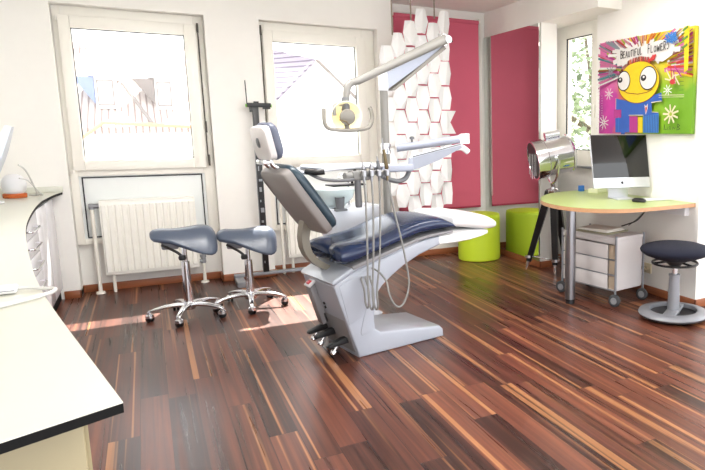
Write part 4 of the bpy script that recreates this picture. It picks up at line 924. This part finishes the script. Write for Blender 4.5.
# flowers
def flower(u, v, r, c, n=8, wd=.012, core=None):
    for k in range(n):
        a = 2 * PI * k / n + .3; stroke([(u + r * .15 * math.cos(a), v + r * .15 * math.sin(a)), (u + r * math.cos(a), v + r * .85 * math.sin(a))], wd, c)
    if core: ell(u, v, r * .2, r * .18, core, 14)
flower(.914, .144, .078, 'cream', 9, .014, 'lime'); flower(.875, .318, .045, 'white', 8, .007); flower(.182, .324, .055, 'white', 8, .007); flower(.119, .093, .065, 'white', 9, .008); flower(.20, .50, .06, 'grey', 9, .008)
for k in range(26):
    a = rp.uniform(0, 2 * PI); b3 = a + rp.uniform(1.5, 3.5); stroke([(.899 + .07 * math.cos(a), .690 + .045 * math.sin(a)), (.899 + .055 * math.cos(b3), .690 + .036 * math.sin(b3))], .006, 'sky')
for k in range(9): stroke([(.90 + rp.uniform(-.05, .05), .44 + rp.uniform(-.06, .06)), (.96 + rp.uniform(-.05, .06), .38 + rp.uniform(-.05, .05))], .010, rp.choice(['red', 'orange', 'magenta', 'cream']))
ell(.93, .375, .028, .02, 'red', 12)
for k in range(15): stroke([(.03 + .018 * (k % 3), .04 + k * .03), (.034 + .018 * (k % 3), .05 + k * .03)], .005, 'white'); stroke([(.06, .03 + k * .032), (.075, .03 + k * .032)], .004, 'pink'); stroke([(.10, .03 + k * .02), (.11, .032 + k * .02)], .003, 'white')
fill([(1.035, .745), (1.088, .748), (1.088, .45), (1.05, .43)], 'yellow')
for k in range(16): stroke([(1.01, .25 + k * .03), (1.05, .25 + k * .03)], .004, 'green')
for v in (.72, .655, .60): stroke([(1.03, v), (1.07, v + .02)], .018, 'green')
stroke([(.80, .285), (1.06, .275)], .004, 'cream'); stroke([(.80, .27), (1.06, .262)], .003, 'cream')
stroke([(.865, .03), (.872, .07), (.876, .03), (.895, .034)], .004, 'black'); stroke([(.905, .03), (.910, .05)], .004, 'black'); stroke([(.922, .03), (.935, .05), (.925, .054), (.94, .03)], .004, 'black'); stroke([(.955, .03), (.962, .052), (.975, .035), (.985, .05)], .004, 'black'); stroke([(1.0, .028), (1.01, .072), (1.03, .06), (1.008, .05), (1.035, .036), (1.0, .028)], .004, 'black')
o = art.build('painted_motif', ['paint_' + k for k in pk], cv, smooth=0, fix=False)

# ------------------------------------------------------------------ counter on the left
ZC = .84; ET = .019
edge = open_curve([(-.068, 1.242), (-.125, 1.50), (-.187, 1.78), (-.240, 2.025), (-.272, 2.18), (-.310, 2.38), (-.354, 2.638), (-.444, 3.243), (-.529, 3.908), (-.585, 4.576), (-.614, 5.15), (-.613, 5.417), (-.596, 5.75), (-.566, 5.985)], 4)
poly = [(XL + .003, .63)] + edge + [(XL + .003, 5.985)]
t = thing('worktop', 'long white counter top with a black edge and wavy front along the left side', 'worktop', (-.7, 3.6, 0))
lp = [(x + .7, y - 3.6) for x, y in poly]
q = MB(); q.prism(lp, ZC - .002, ZC, 'xy'); q.build('counter_top', 'counter_white', t, smooth=0)
q = MB(); q.prism(lp, ZC - ET, ZC - .002, 'xy'); q.build('counter_edge', 'counter_edge', t, smooth=20)
q = MB(); q.box(XL + .71, 2.355, ZC, .14, 2.383, ZC + .045, .004); q.build('upstand', 'counter_white', t)
t = thing('base_cabinet', 'white handled drawer cabinet below the wavy counter, reaching the window wall', 'cabinet', (-1.0, 4.6, 0))
q = MB(); q.box(XL + 1.004, -.15, .09, .352, 1.385, ZC - ET - .001, .004); q.build('carcass', 'cabinet_white', t)
q = MB(); q.box(XL + 1.004, -.15, .0, .35, 1.385, .09, .002); q.build('plinth', 'counter_edge', t)
q = MB(); q.box(.352, .50, .095, .368, .93, ZC - .045, .003); dr = q.build('door', 'cabinet_white', t)
q = MB(); q.box(.352, .935, .095, .368, 1.38, ZC - .045, .003); q.build('door', 'cabinet_white', t)
for z0, z1 in ((.66, .79), (.545, .655), (.42, .54), (.10, .415)):
    q = MB(); q.box(.352, -.14, z0, .368, .495, z1, .003); dw = q.build('drawer', 'cabinet_white', t)
    hz = {.66: .715, .545: .612, .42: .495, .10: .37}[z0]
    q = MB(); q.tube([(.366, .02, hz), (.398, .03, hz), (.402, .09, hz), (.402, .26, hz), (.398, .32, hz), (.366, .33, hz)], .006, 10, sub=3); q.build('handle', 'chrome', dw)
t = thing('front_cabinet', 'beige fronted cabinet under the near end of the counter', 'cabinet', (-.7, 1.9, 0))
fp = [(XL + .704, -.54), (.568, -.54)] + [(x + .7 - .075, y - 1.9) for x, y in edge if 1.42 < y < 2.4] + [(XL + .704, .45)]
q = MB(); q.prism(fp, .0, ZC - ET - .001, 'xy'); q.build('carcass', 'counter_front', t, smooth=20)
q = MB(); q.box(XL + .71, -.552, .06, .562, -.541, ZC - .03, .002); q.build('front_panel', 'counter_front', t)

# small things on the counter
t = thing('monitor', 'white monitor turned edge-on at the far left of the counter', 'monitor', (-.875, 5.25, ZC + .0015), math.radians(8))
q = MB(); secs = []
for a in range(9):
    u = a / 8; z = .075 + .42 * u; x = -.02 + .155 * u ** 1.35; th = .030 + .03 * math.sin(PI * u); 
    secs.append([(x - .012, -.24, z), (x + th * .6, -.24, z - .01), (x + th, -.12, z - .012), (x + th, .12, z - .012), (x + th * .6, .24, z - .01), (x - .012, .24, z)])
q.loft(secs); q.build('housing', 'monitor_silver', t, smooth=50)
q = MB(); q.loft([[(-.036 + .155 * u ** 1.35, -.235, .08 + .41 * u), (-.028 + .155 * u ** 1.35, -.235, .08 + .41 * u), (-.028 + .155 * u ** 1.35, .235, .08 + .41 * u), (-.036 + .155 * u ** 1.35, .235, .08 + .41 * u)] for u in [k / 8 for k in range(9)]]); q.build('screen', 'white_plastic', t, smooth=50)
q = MB(); q.tube([(.02, 0, .25), (-.02, 0, .12), (-.03, 0, .02)], .02, 12); q.lathe([(0, 0), (.10, 0), (.10, .01), (.03, .02), (0, .022)], (-.03, 0, 0), n=28); q.build('stand', 'white_plastic', t)
t = thing('dome_lamp', 'rounded white lamp on an orange base on the left counter by the monitor', 'lamp', (-.80, 5.62, ZC + .0015))
q = MB(); q.lathe([(0, 0), (.066, 0), (.068, .004), (.068, .026), (.064, .030), (0, .030)], n=32); q.build('base', 'orange_base', t)
q = MB(); q.lathe([(.050, .030), (.066, .05), (.073, .085), (.068, .12), (.05, .148), (.024, .163), (0, .167)], n=36); q.build('shade', 'white_plastic', t, smooth=70)
q = MB(); q.tube([(-.72, 5.32, ZC + .24), (-.70, 5.42, ZC + .20), (-.685, 5.55, ZC + .10), (-.68, 5.66, ZC + .02), (-.69, 5.72, ZC + .006), (-.74, 5.76, ZC + .006)], .005, 8, sub=6); q.tube([(-.73, 5.36, ZC + .15), (-.70, 5.50, ZC + .12), (-.66, 5.62, ZC + .03), (-.655, 5.70, ZC + .006), (-.70, 5.80, ZC + .006)], .004, 8, sub=6); tag(q.build('monitor_cable', 'cable_white'), 'pair of white cables arching from the monitor down to the counter', 'cable')
t = thing('hand_sensor', 'small white handheld device with a looping cable on the near counter', 'device', (-.40, 2.28, ZC + .0025))
q = MB(); q.box(-.10, -.022, 0, .055, .022, .022, .008, 3); q.build('body', 'white_plastic', t)
q = MB(); q.box(-.10, -.023, .008, .05, .023, .011, .001); q.build('seam', 'wheel_grey', t)
q = MB(); q.tube([(.05, .0, .012), (.08, .0, .01), (.12, -.02, .006), (.145, -.05, .008), (.14, -.085, .006), (.10, -.13, .005), (.04, -.19, .005), (-.04, -.235, .005), (-.2, -.28, .005)], .0055, 8, sub=6); q.build('cable', 'cable_white', t)

# ------------------------------------------------------------------ outside
t = thing('opposite_house', 'white house with pale tiled roof and two dormers seen through the left window', 'house', (0, 14, 0))
q = MB(); q.box(-2.6, .0, -3.0, 1.0, 6, 1.40); q.build('wall', 'ext_white', t, smooth=0)
q = MB(); q.add([(-2.6, -.25, 1.32), (1.0, -.25, 1.40), (1.1, 4.0, 3.3), (-.6, 4.0, 3.3), (-2.6, 4.0, 3.3)], [(0, 1, 2, 3, 4)]); q.v += [(x, y + .05, z - .12) for x, y, z in q.v]; q.f += [(9, 8, 7, 6, 5)] + [(i, i + 5, (i + 1) % 5 + 5, (i + 1) % 5) for i in range(5)]; q.mi += [0] * 6
q.build('roof', 'tiles_red', t, smooth=0)
q = MB(); q.tube([(-.60, -.30, 1.45), (.95, -.30, 1.38)], .035, 8); q.tube([(-.60, -.30, 1.45), (-.9, -.3, 1.2), (-2.0, -.3, 1.2)], .03, 8); q.build('gutter', 'beech_edge', t)
for x0, x1, cheek in ((-.70, -.38, 'ext_blue'), (.26, .56, 'ext_grey')):
    q = MB(); q.box(x0, .45, 1.72, x1, 2.6, 2.32); dm = q.build('dormer', 'ext_white', t, smooth=0)
    q = MB(); q.box(x0 + .05, .43, 1.80, x1 - .05, .46, 2.22); q.build('dormer_window', 'panel_white', dm, smooth=0)
    ring(x0 + .03, 1.78, x1 - .03, 2.24, .02, .42, .455, bev=0).build('dormer_frame', 'ext_grey', dm, smooth=0)
    q = MB(); q.add([(x0 - .01, .44, 2.30), (x0 - .01, .44, 1.80), (x0 - .01, 1.9, 2.30), (x0 - .38, 1.0, 2.32)], [(0, 1, 3), (1, 2, 3), (0, 3, 2), (0, 2, 1)]); q.build('dormer_cheek', cheek, dm, smooth=0)
    q = MB(); q.box(x0 - .10, .32, 2.31, x1 + .05, 2.6, 2.37); q.build('dormer_roof', 'ext_white', dm, smooth=0)
q = MB(); q.tube([(-.27, 1.0, 2.22), (.16, -.26, 1.44)], .03, 6); q.build('hip_ridge', 'ext_grey', t)
q = MB(); q.box(-1.05, 3.6, 2.9, -.92, 3.9, 3.42); q.build('chimney', 'ext_pink', t, smooth=0)
t = thing('gable_house', 'white gabled house with a grey tiled roof seen through the middle window', 'house', (2.73, 12, 0))
q = MB(); q.add([(-1.4, .05, -3), (1.6, .05, -3), (1.6, .05, 1.0), (0, .05, 2.53), (-1.4, .05, 1.05), (-1.4, 4, -3), (1.6, 4, -3), (1.6, 4, 1.0), (0, 4, 2.53), (-1.4, 4, 1.05)], [(0, 1, 2, 3, 4), (9, 8, 7, 6, 5), (1, 6, 7, 2), (0, 4, 9, 5), (0, 5, 6, 1)]); q.build('wall', 'ext_white', t, smooth=0)
def plate(P, mt, nm, th=.06):
    q = MB(); n_ = len(P); q.add(P + [(x, y, z - th) for x, y, z in P], [tuple(range(n_)), tuple(range(2 * n_ - 1, n_ - 1, -1))] + [(i, i + n_, (i + 1) % n_ + n_, (i + 1) % n_) for i in range(n_)]); q.build(nm, mt, t, smooth=0)
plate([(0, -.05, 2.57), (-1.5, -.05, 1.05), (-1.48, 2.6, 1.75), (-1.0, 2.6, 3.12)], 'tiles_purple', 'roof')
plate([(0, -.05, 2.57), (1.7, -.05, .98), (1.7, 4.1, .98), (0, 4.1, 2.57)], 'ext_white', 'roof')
q = MB(); q.tube([(.02, -.06, 2.56), (1.7, -.06, .97)], .03, 6); q.build('verge', 'ext_grey', t)
t = thing('tree', 'leafy pale green tree outside the narrow right window', 'tree', (7.3, 9.0, -3.0))
q = MB(); q.tube([(0, 0, 0), (.1, .1, 3.0), (.0, .0, 5.5)], [.2, .15, .06], 10)
q.build('trunk', 'bark', t)
for k, (dx_, dy_, dz2) in enumerate(((-1.2, .8, 5.0), (1.3, -.9, 5.2), (-.6, .3, 6.2), (.9, -.6, 4.4), (-1.6, 1.2, 4.2))):
    q = MB(); q.tube([(.08, .08, 3.0 + .2 * k), (dx_ * .5, dy_ * .5, 3.6 + .25 * k), (dx_, dy_, dz2)], [.08, .05, .02], 8, sub=3); q.build('branch', 'bark', t)
rl = random.Random(3); q = MB()
for i in range(13000):
    a = rl.uniform(0, 2 * PI); rr = 2.3 * math.sqrt(rl.random()); zz = rl.uniform(3.0, 7.2)
    if math.sin(rr * 3.1 + zz * 2.7 + a * 2) < -.45: continue
    c_ = Vector((rr * math.cos(a), rr * math.sin(a), zz)); s_ = rl.uniform(.045, .09); u_ = Vector((rl.uniform(-1, 1), rl.uniform(-1, 1), rl.uniform(-1, 1))).normalized() * s_; v_ = u_.orthogonal().normalized() * s_ * .55
    q.add([c_ - u_, c_ + v_, c_ + u_, c_ - v_], [(0, 1, 2, 3)])
o = q.build('foliage', 'leaves', t, smooth=0, fix=False)
q = MB(); q.box(-30, 6.6, -3.1, 40, 60, -3.0); structure(q.build('ground_outside', 'ground', smooth=0))

q = MB(); q.box(-.75, 6.285, 2.25, .98, 6.86, 2.29, .004); q.box(-.75, 6.80, 2.23, .98, 6.86, 2.25); structure(q.build('added_sunshade_1', 'ext_white'))  # unseen canopy added outside to shorten the left window's sun patch

# ------------------------------------------------------------------ light
DROP = .17
for k, (lx, ly, where) in enumerate(((.6, 3.6, 'over the saddle stools'), (2.3, 3.4, 'over the desk side'), (1.3, .9, 'near the camera end'))):  # fill lamps added above the view to brighten the room
    t = thing('added_fill_lamp', 'unseen flat white pendant lamp added for fill light ' + where, 'fill lamp', (lx, ly, CEIL - DROP), group='added fill lamps')
    q = MB(); q.box(-.62, -.17, -.045, .62, .17, -.001, .006); q.build('housing', 'white_plastic', t)
    q = MB(); q.box(-.60, -.15, -.049, .60, .15, -.0455); q.build('diffuser', 'fill_panel', t, smooth=0)
    al = bpy.data.lights.new('added_fill_light', 'AREA'); al.shape = 'RECTANGLE'; al.size = 1.2; al.size_y = .3; al.energy = FILL_W * (.55 if k == 1 else 1.05); al.color = (1, .985, .965)
    ao = bpy.data.objects.new('added_fill_light', al); COL.objects.link(ao); ao.location = (0, 0, -.052); ao.parent = t
    for x in (-.5, .5):
        q = MB(); q.tube([(x, 0, -.002), (x, 0, DROP - .002)], .006, 8); q.build('suspension_rod', 'white_plastic', t)
    au = al.copy(); au.energy = al.energy * .9; a2 = bpy.data.objects.new('added_fill_uplight', au); COL.objects.link(a2); a2.rotation_euler = (PI, 0, 0); a2.location = (0, 0, .004); a2.parent = t  # added upward fill to lighten the ceiling
wd = bpy.data.worlds.new('daylight'); SC.world = wd; wd.use_nodes = True
nt = wd.node_tree; bg = nt.nodes['Background']; bg.inputs[0].default_value = (0.96, 0.98, 1.0, 1); bg.inputs[1].default_value = 2.1
sun = bpy.data.lights.new('sun', 'SUN'); sun.energy = 16; sun.angle = math.radians(.6); sun.color = (1, .95, .87)
so = bpy.data.objects.new('sun', sun); COL.objects.link(so)
dr_ = Vector((-.36, -1.0, -1.19)).normalized(); so.rotation_euler = (-dr_).to_track_quat('Z', 'Y').to_euler(); so.location = (2, 12, 8)

# ------------------------------------------------------------------ camera
cam = bpy.data.cameras.new('camera'); co = bpy.data.objects.new('camera', cam); COL.objects.link(co)
Rr = ((.854263781, -.519839626, -.000394967), (-.0825371912, -.134884938, -.987417675), (.51324556, .843547756, -.158133419))
mt_ = Matrix(((Rr[0][0], -Rr[1][0], -Rr[2][0], 0), (Rr[0][1], -Rr[1][1], -Rr[2][1], 0), (Rr[0][2], -Rr[1][2], -Rr[2][2], 1.3), (0, 0, 0, 1)))
co.matrix_world = mt_
cam.sensor_fit = 'HORIZONTAL'; cam.sensor_width = 36; cam.lens = 631.323 / 705 * 36; cam.shift_x = (352.5 - 532.2008) / 705; cam.shift_y = (231.9458 - 235) / 705
cam.clip_start = .05; cam.clip_end = 200
SC.camera = co
vs = SC.view_settings; vs.view_transform = 'Standard'; vs.look = 'None'; vs.exposure = 0.86; vs.gamma = 1.0; vs.use_curve_mapping = False
SC.cycles.use_denoising = True; SC.cycles.max_bounces = 8; SC.cycles.diffuse_bounces = 4; SC.cycles.glossy_bounces = 4; SC.cycles.transparent_max_bounces = 12
SC.cycles.sample_clamp_indirect = 6
